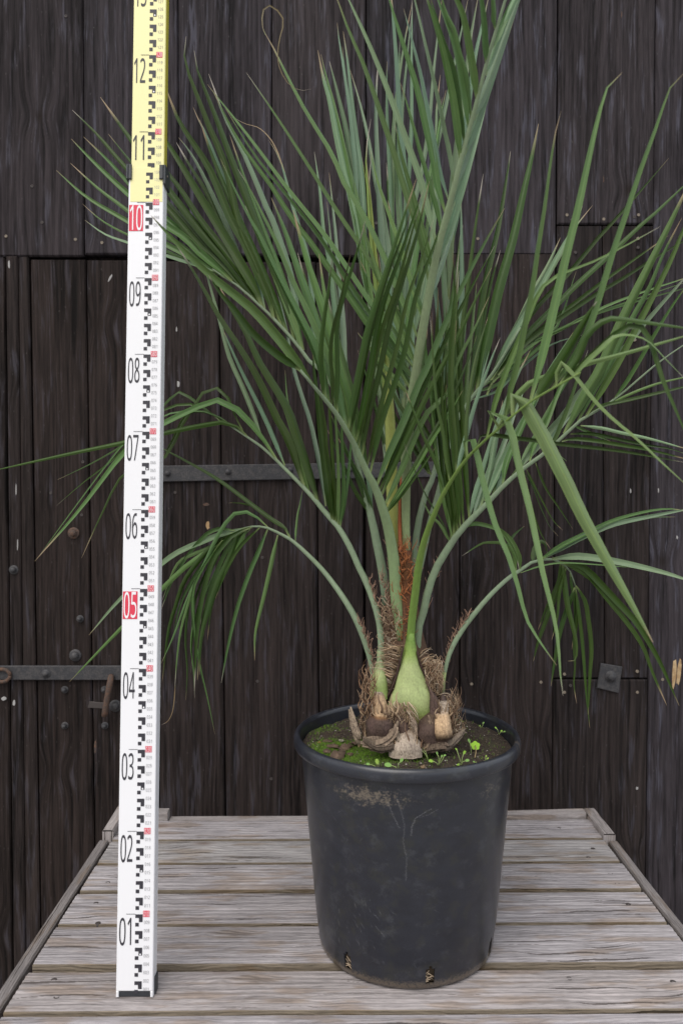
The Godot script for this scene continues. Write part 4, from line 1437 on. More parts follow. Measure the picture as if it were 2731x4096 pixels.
	leaves(f, [
		[38, "b", 0.02, 1790, 1200, 1795, 900, 1810, 700, 1835, 500, 1855, 350, 1875, 175, 1912, -20],
		[32, "b", 0.02, 1805, 1000, 1835, 780, 1850, 600, 1875, 400, 1900, 225, 1955, -20],
		[30, "b", 0.03, 1780, 1350, 1770, 1100, 1760, 900, 1740, 700],
		[28, "g", 0.03, 1775, 1450, 1800, 1250, 1830, 1050, 1850, 900],
		[26, "b", 0.02, 1765, 1560, 1840, 1250, 1847, 1100, 1845, 925, 1842, 782],
		[24, "d", 0.0, 1722, 1900, 1680, 1800, 1640, 1700, 1600, 1580, 1565, 1480],
		[20, "d", 0.0, 1715, 1895, 1660, 1800, 1600, 1700, 1530, 1560],
		[22, "d", 0.0, 1745, 1860, 1730, 1700, 1735, 1550, 1740, 1400],
		[24, "b", 0.02, 1772, 1480, 1755, 1280, 1735, 1100, 1725, 950],
		[22, "d", 0.0, 1752, 1780, 1770, 1620, 1780, 1480, 1785, 1330],
		[20, "d", 0.0, 1750, 1800, 1690, 1700, 1650, 1590, 1620, 1480],
		[22, "g", 0.0, 1760, 1700, 1720, 1560, 1700, 1400, 1690, 1260]])
	# the young spear, still half folded
	f = frond(palm, "spear_leaf", [[1572, 2260, 1.085, 44], [1568, 2000, 1.09, 52], [1560, 1700, 1.10, 46], [1545, 1500, 1.11, 38], [1520, 1250, 1.13, 26], [1497, 1000, 1.15, 16]], Color(0.40, 0.44, 0.12), Color(0.26, 0.34, 0.08), 0.4, 0.9)
	f.set_meta("label", "unopened yellow green spear leaf")
	leaves(f, [
		[20, "y", 0.05, 1558, 1950, 1540, 1600, 1515, 1300, 1480, 950, 1465, 700, 1463, 600, 1483, 475],
		[22, "y", 0.05, 1580, 1950, 1560, 1600, 1530, 1300, 1500, 1000, 1478, 760, 1465, 640],
		[20, "y", 0.04, 1545, 1500, 1520, 1200, 1490, 950, 1470, 780, 1445, 625],
		[16, "g", 0.04, 1570, 1750, 1560, 1500, 1545, 1250, 1510, 1000]])
	# frond leaning right towards the back
	f = frond(palm, "frond", [[1672, 2300, 1.12, 36], [1690, 2220, 1.125, 36], [1722, 2075, 1.135, 34], [1755, 1962, 1.145, 32], [1790, 1800, 1.155, 26], [1830, 1675, 1.165, 22], [1865, 1620, 1.165, 20], [1905, 1565, 1.165, 20], [1950, 1520, 1.16, 18], [2015, 1420, 1.155, 15], [2080, 1310, 1.15, 10]], wax, wax)
	leaves(f, [
		[44, "b", 0.02, 1960, 1520, 2050, 1350, 2130, 1200, 2200, 1080, 2275, 950, 2327, 825],
		[26, "b", 0.0, 1980, 1480, 2050, 1350, 2140, 1200, 2200, 1085, 2260, 970, 2300, 910, 2368, 822],
		[24, "d", 0.05, 1960, 1540, 2075, 1325, 2140, 1230, 2230, 1135, 2310, 1045, 2375, 965, 2440, 895, 2525, 800, 2620, 692, 2673, 632],
		[30, "d", 0.05, 1945, 1580, 2000, 1460, 2100, 1340, 2200, 1240, 2300, 1140, 2400, 1050, 2475, 980, 2560, 900, 2625, 845, 2731, 745, 2790, 700],
		[22, "d", 0.06, 1990, 1500, 2100, 1370, 2225, 1280, 2375, 1180, 2500, 1105, 2625, 1025, 2731, 965, 2800, 930],
		[17, "g", 0.06, 1970, 1530, 2125, 1380, 2230, 1325, 2400, 1235, 2550, 1175, 2731, 1115, 2800, 1090],
		[17, "d", 0.05, 1950, 1560, 2075, 1400, 2200, 1335, 2375, 1260, 2550, 1205, 2731, 1155, 2800, 1135],
		[34, "d", 0.02, 1865, 1620, 1885, 1450, 1900, 1350, 1925, 1175, 1960, 1025, 1990, 900, 2025, 700, 2040, 605],
		[28, "d", 0.02, 1830, 1675, 1850, 1325, 1870, 1175, 1890, 1000, 1910, 850, 1932, 695],
		[46, "d", 0.02, 1905, 1565, 1925, 1450, 1965, 1275, 2000, 1125, 2048, 960, 2090, 775, 2125, 625, 2152, 495],
		[16, "b", 0.03, 1915, 1555, 1975, 1280, 2030, 1080, 2060, 950, 2087, 827],
		[22, "g", 0.03, 1790, 1810, 1800, 1600, 1815, 1450, 1840, 1300],
		[20, "g", 0.04, 1930, 1545, 2030, 1480, 2120, 1420, 2230, 1300, 2303, 1085],
		[16, "g", 0.04, 1900, 1570, 2000, 1530, 2100, 1430, 2160, 1330],
		[30, "b", 0.03, 2000, 1440, 2070, 1300, 2130, 1170, 2190, 1060, 2240, 950],
		[24, "d", 0.02, 1885, 1590, 1905, 1440, 1935, 1260, 1965, 1120, 2000, 1000],
		[24, "g", 0.03, 1850, 1650, 1865, 1480, 1885, 1300, 1905, 1130],
		[22, "d", 0.02, 1810, 1740, 1815, 1560, 1820, 1400, 1830, 1250],
		[14, "b", 0.04, 1880, 1600, 1990, 1560, 2060, 1490, 2200, 1380, 2330, 1340]])
	# frond to the right, in focus
	f = frond(palm, "frond", [[1665, 2700, 1.085, 40], [1672, 2525, 1.085, 44], [1695, 2440, 1.085, 44], [1712, 2360, 1.08, 44], [1740, 2280, 1.08, 44], [1780, 2210, 1.075, 42], [1830, 2135, 1.07, 38], [1880, 2080, 1.065, 34], [1950, 2010, 1.06, 30], [2025, 1930, 1.055, 27], [2110, 1860, 1.05, 24], [2180, 1810, 1.045, 21], [2245, 1750, 1.04, 19], [2340, 1665, 1.03, 17], [2400, 1635, 1.025, 14], [2484, 1575, 1.02, 12], [2625, 1455, 1.01, 9], [2740, 1375, 1.0, 6]], wax, wax)
	leaves(f, [
		[26, "d", -0.02, 1800, 2165, 1785, 2025, 1765, 1900, 1750, 1750, 1735, 1600, 1728, 1400, 1725, 1245],
		[26, "d", -0.04, 1815, 2150, 1815, 2000, 1790, 1800, 1775, 1650, 1755, 1500, 1750, 1300, 1752, 1150],
		[24, "d", -0.08, 1840, 2120, 1825, 1950, 1805, 1750, 1795, 1550, 1800, 1350, 1820, 1150, 1835, 995],
		[24, "d", -0.03, 1875, 2075, 1860, 1900, 1850, 1700, 1840, 1525, 1825, 1250, 1808, 1000],
		[30, "b", 0.05, 1875, 2080, 1915, 1950, 1960, 1800, 2000, 1675, 2050, 1550, 2120, 1400],
		[26, "b", 0.05, 1925, 2025, 1960, 1875, 1980, 1750, 2025, 1600, 2090, 1450],
		[34, "b", 0.06, 1940, 2005, 2000, 1875, 2060, 1750, 2115, 1650, 2165, 1550, 2200, 1480, 2290, 1330],
		[26, "g", 0.05, 2010, 1940, 2030, 1840, 2090, 1700, 2130, 1615, 2200, 1480],
		[42, "b", 0.04, 2045, 1905, 2150, 1770, 2240, 1675, 2325, 1560, 2450, 1440, 2575, 1290, 2731, 1115, 2780, 1060],
		[24, "g", 0.03, 2115, 1850, 2135, 1775, 2180, 1700, 2225, 1580, 2262, 1500, 2330, 1350],
		[50, "g", -0.05, 2255, 1735, 2290, 1670, 2340, 1575, 2400, 1475, 2475, 1305, 2525, 1200, 2600, 1050, 2675, 900, 2770, 700],
		[34, "g", -0.06, 2340, 1668, 2425, 1525, 2475, 1440, 2540, 1315, 2600, 1200, 2675, 1050, 2730, 920, 2800, 760],
		[12, "d", 0.03, 2060, 1885, 2095, 1930, 2130, 2050, 2165, 2140, 2200, 2195],
		[9, "d", 0.03, 2100, 1870, 2160, 1990, 2210, 2080, 2250, 2122],
		[10, "d", 0.03, 2140, 1850, 2180, 1950, 2240, 2040, 2290, 2117],
		[8, "g", 0.02, 2200, 1800, 2240, 1825, 2267, 1846],
		[18, "d", -0.05, 2245, 1765, 2290, 1755, 2375, 1762, 2484, 1780, 2600, 1800, 2760, 1840],
		[18, "b", -0.05, 2320, 1702, 2400, 1710, 2484, 1730, 2600, 1755, 2760, 1800],
		[22, "d", -0.04, 2360, 1655, 2410, 1628, 2550, 1595, 2731, 1550, 2800, 1530],
		[14, "g", -0.03, 2420, 1625, 2515, 1577, 2625, 1535, 2731, 1510, 2800, 1495],
		[12, "g", 0.02, 2290, 1700, 2380, 1740, 2440, 1765],
		[20, "g", 0.04, 1835, 2120, 1890, 2095, 1960, 2107, 2010, 2135, 2060, 2220, 2075, 2280],
		[30, "b", 0.05, 1905, 2050, 1950, 1930, 2010, 1780, 2060, 1640, 2110, 1520],
		[28, "b", 0.05, 1975, 1985, 2010, 1880, 2060, 1760, 2120, 1620, 2190, 1480],
		[30, "g", 0.04, 2075, 1890, 2130, 1780, 2190, 1660, 2260, 1540, 2330, 1440],
		[28, "b", 0.04, 1890, 2070, 1925, 1960, 1965, 1850, 1990, 1720, 2010, 1600],
		[26, "d", -0.04, 1830, 2130, 1800, 1950, 1775, 1780, 1765, 1600, 1770, 1450],
		[24, "d", -0.02, 1822, 2140, 1835, 1980, 1835, 1800, 1820, 1600, 1790, 1400],
		[24, "d", -0.05, 1855, 2105, 1848, 1950, 1825, 1780, 1812, 1600, 1815, 1420, 1825, 1280],
		[22, "g", -0.03, 1808, 2155, 1770, 2000, 1745, 1830, 1728, 1680, 1715, 1540],
		[26, "b", 0.05, 2160, 1825, 2220, 1730, 2290, 1640, 2370, 1540, 2450, 1460],
		[26, "g", -0.02, 2190, 1800, 2240, 1690, 2275, 1600, 2310, 1500, 2350, 1400],
		[22, "g", -0.04, 2450, 1600, 2530, 1480, 2600, 1360, 2680, 1230, 2760, 1120],
		[10, "d", -0.05, 1800, 2165, 1760, 2080, 1700, 1980, 1640, 1840, 1615, 1770],
		[14, "g", 0.0, 1798, 2168, 1760, 2100, 1720, 2060, 1690, 2000]])
	# low frond to the right, its leaflets hanging
	f = frond(palm, "frond", [[1772, 2720, 1.08, 20], [1795, 2620, 1.085, 26], [1840, 2530, 1.09, 32], [1900, 2450, 1.095, 30], [1965, 2375, 1.10, 27], [2035, 2310, 1.11, 24], [2084, 2278, 1.115, 21], [2125, 2250, 1.12, 18], [2190, 2237, 1.13, 15], [2230, 2245, 1.135, 12], [2275, 2280, 1.14, 9], [2300, 2345, 1.145, 6]], wax, wax)
	leaves(f, [
		[18, "g", -0.02, 2078, 2280, 2070, 2220, 2040, 2160, 1995, 2120, 1950, 2104, 1885, 2094],
		[13, "g", 0.0, 2064, 2288, 2050, 2210, 2010, 2175, 1955, 2171, 1920, 2178, 1845, 2225],
		[16, "d", 0.03, 2062, 2286, 2028, 2200, 2050, 2145, 2097, 2103],
		[18, "g", -0.03, 2150, 2245, 2250, 2182, 2350, 2132, 2450, 2085, 2575, 2050, 2675, 2037, 2770, 2048],
		[22, "b", -0.04, 2165, 2238, 2300, 2162, 2400, 2117, 2475, 2092, 2600, 2066, 2731, 2040, 2800, 2028],
		[28, "b", -0.05, 2205, 2236, 2300, 2226, 2400, 2236, 2525, 2260, 2650, 2290, 2731, 2315, 2800, 2338],
		[7, "g", -0.01, 2080, 2292, 2160, 2265, 2250, 2252, 2400, 2260, 2540, 2272],
		[24, "d", -0.02, 2240, 2248, 2330, 2268, 2400, 2335, 2475, 2415, 2540, 2485, 2600, 2580, 2650, 2675, 2714, 2822],
		[24, "d", -0.01, 2235, 2246, 2350, 2312, 2425, 2400, 2500, 2490, 2565, 2585, 2605, 2690, 2665, 2822],
		[20, "d", 0.0, 2248, 2252, 2255, 2320, 2270, 2425, 2295, 2525, 2306, 2590, 2300, 2640, 2270, 2644],
		[20, "d", 0.02, 2255, 2262, 2220, 2380, 2185, 2475, 2150, 2575, 2132, 2645],
		[18, "d", 0.01, 2296, 2350, 2270, 2425, 2240, 2520, 2220, 2625, 2202, 2745],
		[15, "d", 0.0, 2300, 2345, 2312, 2425, 2327, 2550, 2335, 2650, 2345, 2784, 2357, 2912],
		[20, "d", 0.0, 2299, 2343, 2330, 2400, 2350, 2500, 2360, 2600, 2355, 2700, 2350, 2860],
		[20, "d", 0.03, 2130, 2252, 2140, 2190, 2165, 2165, 2182, 2180, 2188, 2215],
		[16, "d", 0.02, 2280, 2290, 2300, 2400, 2300, 2500, 2285, 2600],
		[14, "d", 0.0, 2262, 2270, 2235, 2360, 2225, 2470, 2205, 2560],
		[14, "d", 0.03, 2240, 2250, 2235, 2320, 2190, 2420, 2150, 2520]], 1.28)
	# the near left frond with its dark undersides
	f = frond(palm, "frond", [[1602, 2560, 1.07, 44], [1585, 2400, 1.07, 68], [1575, 2250, 1.065, 66], [1555, 2125, 1.055, 60], [1535, 2050, 1.045, 54], [1500, 1950, 1.03, 44], [1470, 1895, 1.02, 40], [1440, 1830, 1.01, 36], [1415, 1775, 1.0, 33], [1385, 1722, 0.985, 30], [1345, 1655, 0.97, 27], [1295, 1593, 0.955, 23], [1255, 1545, 0.94, 19], [1200, 1480, 0.925, 14]], Color(0.27, 0.39, 0.17), wax)
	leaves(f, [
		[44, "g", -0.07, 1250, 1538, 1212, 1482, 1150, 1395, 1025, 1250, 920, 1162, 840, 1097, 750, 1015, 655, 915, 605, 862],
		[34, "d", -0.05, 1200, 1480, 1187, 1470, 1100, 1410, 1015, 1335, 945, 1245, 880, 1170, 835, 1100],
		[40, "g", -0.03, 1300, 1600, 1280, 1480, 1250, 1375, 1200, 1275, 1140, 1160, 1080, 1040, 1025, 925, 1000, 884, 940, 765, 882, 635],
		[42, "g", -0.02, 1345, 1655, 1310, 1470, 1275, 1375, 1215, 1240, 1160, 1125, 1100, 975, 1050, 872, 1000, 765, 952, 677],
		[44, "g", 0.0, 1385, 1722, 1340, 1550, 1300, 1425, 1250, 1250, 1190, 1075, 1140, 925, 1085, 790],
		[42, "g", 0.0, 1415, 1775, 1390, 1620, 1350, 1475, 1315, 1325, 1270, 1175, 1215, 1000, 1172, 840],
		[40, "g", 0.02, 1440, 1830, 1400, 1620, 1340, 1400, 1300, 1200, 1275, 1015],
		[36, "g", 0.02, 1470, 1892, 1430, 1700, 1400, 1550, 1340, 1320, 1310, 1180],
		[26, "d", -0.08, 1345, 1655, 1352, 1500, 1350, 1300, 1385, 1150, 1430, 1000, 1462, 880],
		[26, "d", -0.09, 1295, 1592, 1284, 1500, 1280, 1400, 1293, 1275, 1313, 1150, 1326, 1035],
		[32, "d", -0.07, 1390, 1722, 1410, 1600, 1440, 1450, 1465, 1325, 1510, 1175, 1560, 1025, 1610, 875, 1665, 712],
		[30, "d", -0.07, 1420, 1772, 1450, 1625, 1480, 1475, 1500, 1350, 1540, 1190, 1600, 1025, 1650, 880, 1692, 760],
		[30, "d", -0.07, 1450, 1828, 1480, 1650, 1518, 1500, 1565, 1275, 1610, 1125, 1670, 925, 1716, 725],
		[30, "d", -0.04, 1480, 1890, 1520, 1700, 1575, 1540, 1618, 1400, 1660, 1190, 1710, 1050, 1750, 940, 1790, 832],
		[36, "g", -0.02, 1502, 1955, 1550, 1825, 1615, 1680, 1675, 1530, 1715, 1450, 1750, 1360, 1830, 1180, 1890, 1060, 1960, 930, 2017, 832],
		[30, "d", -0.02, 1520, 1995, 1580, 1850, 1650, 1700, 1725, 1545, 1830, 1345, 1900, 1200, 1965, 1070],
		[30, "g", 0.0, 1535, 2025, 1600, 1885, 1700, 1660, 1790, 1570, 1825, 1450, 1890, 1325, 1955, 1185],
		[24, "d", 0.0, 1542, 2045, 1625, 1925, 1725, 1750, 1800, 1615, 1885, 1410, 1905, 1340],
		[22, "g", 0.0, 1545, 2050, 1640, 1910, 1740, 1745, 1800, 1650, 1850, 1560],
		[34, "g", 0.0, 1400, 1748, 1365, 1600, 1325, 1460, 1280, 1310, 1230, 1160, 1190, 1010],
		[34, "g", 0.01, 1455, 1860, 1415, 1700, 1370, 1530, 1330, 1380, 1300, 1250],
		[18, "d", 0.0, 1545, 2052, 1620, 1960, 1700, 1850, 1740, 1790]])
	# the tall near frond that leaves the top of the picture
	f = frond(palm, "frond", [[1628, 2330, 1.085, 36], [1622, 2100, 1.075, 38], [1626, 1850, 1.06, 40], [1632, 1740, 1.055, 46], [1645, 1610, 1.045, 44], [1655, 1530, 1.04, 43], [1667, 1470, 1.035, 42], [1680, 1375, 1.03, 40], [1695, 1290, 1.02, 40], [1720, 1150, 1.01, 36], [1750, 1000, 0.99, 32], [1785, 865, 0.975, 29], [1815, 750, 0.96, 26], [1840, 645, 0.95, 23], [1875, 520, 0.94, 20], [1910, 390, 0.925, 18], [1945, 250, 0.91, 16], [1985, 115, 0.895, 14], [2020, 0, 0.885, 12], [2060, -130, 0.87, 13]], Color(0.31, 0.40, 0.19), wax, 0.62, 0.9)
	leaves(f, [
		[36, "g", -0.05, 1840, 638, 1815, 425, 1775, 225, 1725, 50, 1685, -60],
		[34, "g", -0.05, 1872, 515, 1845, 350, 1815, 190, 1750, 0, 1715, -90],
		[38, "g", -0.06, 1905, 395, 1880, 225, 1850, 65, 1815, -20, 1780, -130],
		[34, "g", -0.06, 1940, 248, 1930, 65, 1905, -100],
		[30, "g", -0.05, 1980, 115, 1975, 0, 1955, -180],
		[32, "b", -0.03, 1812, 742, 1780, 575, 1745, 400, 1700, 200, 1655, 0, 1630, -110],
		[34, "g", -0.03, 1782, 858, 1745, 735, 1735, 650, 1700, 500, 1665, 350, 1610, 175, 1565, 30, 1545, -50],
		[30, "b", -0.02, 1750, 995, 1700, 800, 1680, 715, 1620, 550, 1550, 360, 1475, 175, 1395, 0, 1365, -70],
		[30, "g", -0.01, 1718, 1148, 1680, 950, 1640, 825, 1600, 700, 1570, 600, 1515, 435, 1450, 250, 1395, 125, 1350, 0, 1330, -50],
		[34, "g", 0.02, 1680, 1368, 1630, 1230, 1545, 1030, 1465, 865, 1365, 700, 1340, 625, 1225, 440, 1150, 300, 1100, 200, 1052, 118],
		[32, "g", 0.03, 1662, 1485, 1580, 1385, 1475, 1220, 1400, 1105, 1300, 955, 1245, 884, 1150, 765, 1000, 560, 900, 430, 830, 338],
		[30, "g", 0.03, 1650, 1572, 1560, 1420, 1465, 1285, 1375, 1155, 1300, 1050, 1225, 945, 1165, 870, 1080, 735, 1000, 630, 930, 520, 850, 360],
		[30, "g", 0.02, 1695, 1288, 1650, 1130, 1610, 1000, 1560, 860, 1510, 720, 1480, 600],
		[28, "g", 0.02, 1667, 1465, 1630, 1390, 1560, 1220, 1500, 1060, 1450, 900],
		[28, "g", 0.02, 1656, 1525, 1605, 1445, 1520, 1330, 1440, 1230, 1350, 1080],
		[26, "g", 0.02, 1642, 1582, 1585, 1515, 1520, 1440, 1430, 1330],
		[26, "g", 0.02, 1700, 1260, 1640, 1110, 1590, 960, 1550, 800],
		[28, "g", 0.01, 1730, 1090, 1690, 930, 1650, 780, 1610, 640, 1580, 500],
		[26, "g", 0.0, 1765, 930, 1720, 760, 1680, 620, 1640, 470, 1600, 330],
		[6, "t", 0.02, 1062, 140, 1052, 120, 1047, 70, 1058, 30, 1085, 24, 1124, 57, 1134, 96, 1119, 157, 1111, 226, 1124, 287, 1163, 344, 1211, 362, 1246, 355],
		[24, "d", 0.02, 1636, 1700, 1580, 1600, 1530, 1500, 1480, 1420],
		[40, "b", -0.01, 1815, 765, 1880, 560, 1950, 330, 2030, 100, 2085, -70],
		[40, "b", -0.01, 1850, 620, 1920, 430, 1990, 200, 2070, 0, 2110, -100],
		[38, "b", -0.01, 1890, 480, 1960, 300, 2040, 80, 2115, -120],
		[36, "b", -0.01, 1940, 300, 2020, 80, 2130, -150],
		[34, "b", -0.01, 1780, 885, 1840, 720, 1910, 500, 1990, 260, 2065, 40],
		[30, "b", 0.04, 1742, 1050, 1800, 900, 1850, 740, 1890, 600, 1960, 350],
		[30, "g", 0.02, 1960, 200, 2040, 20, 2110, -130],
		[28, "b", 0.04, 1712, 1190, 1760, 1060, 1800, 940, 1845, 800]])
	# the front frond that bends over towards the right
	f = frond(palm, "frond", [[1640, 2600, 1.062, 38], [1645, 2500, 1.055, 36], [1660, 2375, 1.04, 36], [1676, 2250, 1.02, 34], [1700, 2150, 1.0, 28], [1735, 2060, 0.975, 24], [1770, 1980, 0.955, 20], [1820, 1897, 0.93, 16], [1865, 1835, 0.91, 14], [1940, 1760, 0.88, 12], [2000, 1710, 0.86, 11], [2040, 1670, 0.85, 10], [2130, 1600, 0.83, 9], [2225, 1545, 0.81, 11], [2320, 1490, 0.795, 8]], Color(0.20, 0.34, 0.07), grn, 0.62, 0.88)
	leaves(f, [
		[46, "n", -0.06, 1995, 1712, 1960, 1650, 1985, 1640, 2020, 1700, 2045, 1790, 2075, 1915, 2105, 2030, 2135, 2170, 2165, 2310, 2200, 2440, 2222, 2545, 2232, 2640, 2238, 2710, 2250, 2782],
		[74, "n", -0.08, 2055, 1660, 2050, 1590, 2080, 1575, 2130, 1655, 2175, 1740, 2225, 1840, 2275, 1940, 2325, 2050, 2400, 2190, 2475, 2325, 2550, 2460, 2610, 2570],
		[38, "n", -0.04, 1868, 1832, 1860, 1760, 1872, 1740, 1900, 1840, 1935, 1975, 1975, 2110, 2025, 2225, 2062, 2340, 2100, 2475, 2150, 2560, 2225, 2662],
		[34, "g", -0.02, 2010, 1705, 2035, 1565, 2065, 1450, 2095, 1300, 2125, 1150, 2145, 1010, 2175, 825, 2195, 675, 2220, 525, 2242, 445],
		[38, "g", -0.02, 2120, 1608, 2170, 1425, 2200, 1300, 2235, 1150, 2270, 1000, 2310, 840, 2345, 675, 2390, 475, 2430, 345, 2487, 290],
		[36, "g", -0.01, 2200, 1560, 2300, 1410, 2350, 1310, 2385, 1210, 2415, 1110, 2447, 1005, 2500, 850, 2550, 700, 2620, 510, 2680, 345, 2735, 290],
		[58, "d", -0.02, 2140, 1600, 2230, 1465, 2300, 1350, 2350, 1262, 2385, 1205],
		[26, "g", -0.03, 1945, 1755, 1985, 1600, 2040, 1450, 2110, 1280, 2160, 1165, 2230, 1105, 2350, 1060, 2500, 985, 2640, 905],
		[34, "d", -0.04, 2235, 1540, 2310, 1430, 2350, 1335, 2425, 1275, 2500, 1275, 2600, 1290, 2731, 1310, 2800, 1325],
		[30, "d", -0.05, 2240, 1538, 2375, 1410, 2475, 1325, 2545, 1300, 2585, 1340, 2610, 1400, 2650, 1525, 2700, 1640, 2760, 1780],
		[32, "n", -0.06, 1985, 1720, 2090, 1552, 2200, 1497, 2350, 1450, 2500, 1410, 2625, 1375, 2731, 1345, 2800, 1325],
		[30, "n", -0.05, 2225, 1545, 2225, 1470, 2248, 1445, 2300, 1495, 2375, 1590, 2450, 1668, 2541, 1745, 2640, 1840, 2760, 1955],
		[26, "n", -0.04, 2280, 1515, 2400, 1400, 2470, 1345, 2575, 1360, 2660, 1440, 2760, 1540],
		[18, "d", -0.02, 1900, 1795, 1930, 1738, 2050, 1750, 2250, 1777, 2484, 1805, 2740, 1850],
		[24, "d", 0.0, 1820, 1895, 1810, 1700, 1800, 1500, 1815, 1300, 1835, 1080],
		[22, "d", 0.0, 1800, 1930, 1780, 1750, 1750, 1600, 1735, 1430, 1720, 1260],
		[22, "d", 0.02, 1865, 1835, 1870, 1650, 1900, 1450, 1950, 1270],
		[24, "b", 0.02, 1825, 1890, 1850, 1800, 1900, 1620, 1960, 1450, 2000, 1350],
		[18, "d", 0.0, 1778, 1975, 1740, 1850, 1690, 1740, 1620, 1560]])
	make_base(palm)

# a lofted piece: stations [left px, right px, y px, distance, depth in metres, Color]
func loft(called: String, palm: Node3D, rows: Array, m: Material, rough := 0.0) -> MeshInstance3D:
	var st := start()
	var sides := 16
	var rings := []
	for k in rows.size():
		var r: Array = rows[k]
		var l := at(r[0], r[2], r[3])
		var q := at(r[1], r[2], r[3])
		var c := (l + q) / 2.0
		var hw: float = (q - l).length() / 2.0
		var ex := (q - l).normalized()
		var ring := []
		for i in sides:
			var a := TAU * i / sides
			var p: Vector3 = c + ex * cos(a) * hw + Vector3(0, 0, 1) * sin(a) * r[4]
			if rough > 0.0:
				p += (p - c).normalized() * rough * n2(p.x * 2500.0, p.y * 1200.0, p.z * 2500.0)
			ring.append(p)
		rings.append(ring)
	var tint := func(k: int, i: int) -> Color:
		var c: Color = rows[k][5]
		var p: Vector3 = rings[k][i]
		var v := 1.0 + 0.3 * n2(p.x * 4000.0, p.y * 900.0, p.z * 4000.0)
		return Color(c.r * v, c.g * v, c.b * v)
	for k in rows.size() - 1:
		for i in sides:
			var j := (i + 1) % sides
			for id in [[k, i], [k, j], [k + 1, j], [k, i], [k + 1, j], [k + 1, i]]:
				st.set_color(tint.call(id[0], id[1]))
				st.add_vertex(rings[id[0]][id[1]])
	for e in [0, rows.size() - 1]:
		for i in sides - 2:
			for q in [0, i + 1, i + 2]:
				st.set_color(tint.call(e, q))
				st.add_vertex(rings[e][q])
	return part(called, finish(st), m, palm)

func strand(st: SurfaceTool, a: Vector3, b: Vector3, sag: Vector3, r: float, c: Color) -> void:
	var jit := Vector3(rng.randf_range(-1, 1), rng.randf_range(-1, 1), rng.randf_range(-1, 1)) * (b - a).length() * 0.10
	var path := smooth_path([a, a.lerp(b, 0.35) + sag + jit, a.lerp(b, 0.7) + sag * 0.9 - jit, b], 6)
	var radii := []
	var cols := []
	for k in 7:
		radii.append(Vector2(r, r * 0.7) * (1.0 - 0.75 * k / 6.0))
		cols.append(c)
	tube(st, path, radii, cols, 4)

func husk_tone() -> Color:
	var k := rng.randf()
	if k < 0.5:
		return Color(0.38, 0.27, 0.17) * rng.randf_range(0.6, 1.3)
	if k < 0.8:
		return Color(0.20, 0.125, 0.08) * rng.randf_range(0.6, 1.3)
	return Color(0.52, 0.42, 0.31) * rng.randf_range(0.7, 1.2)

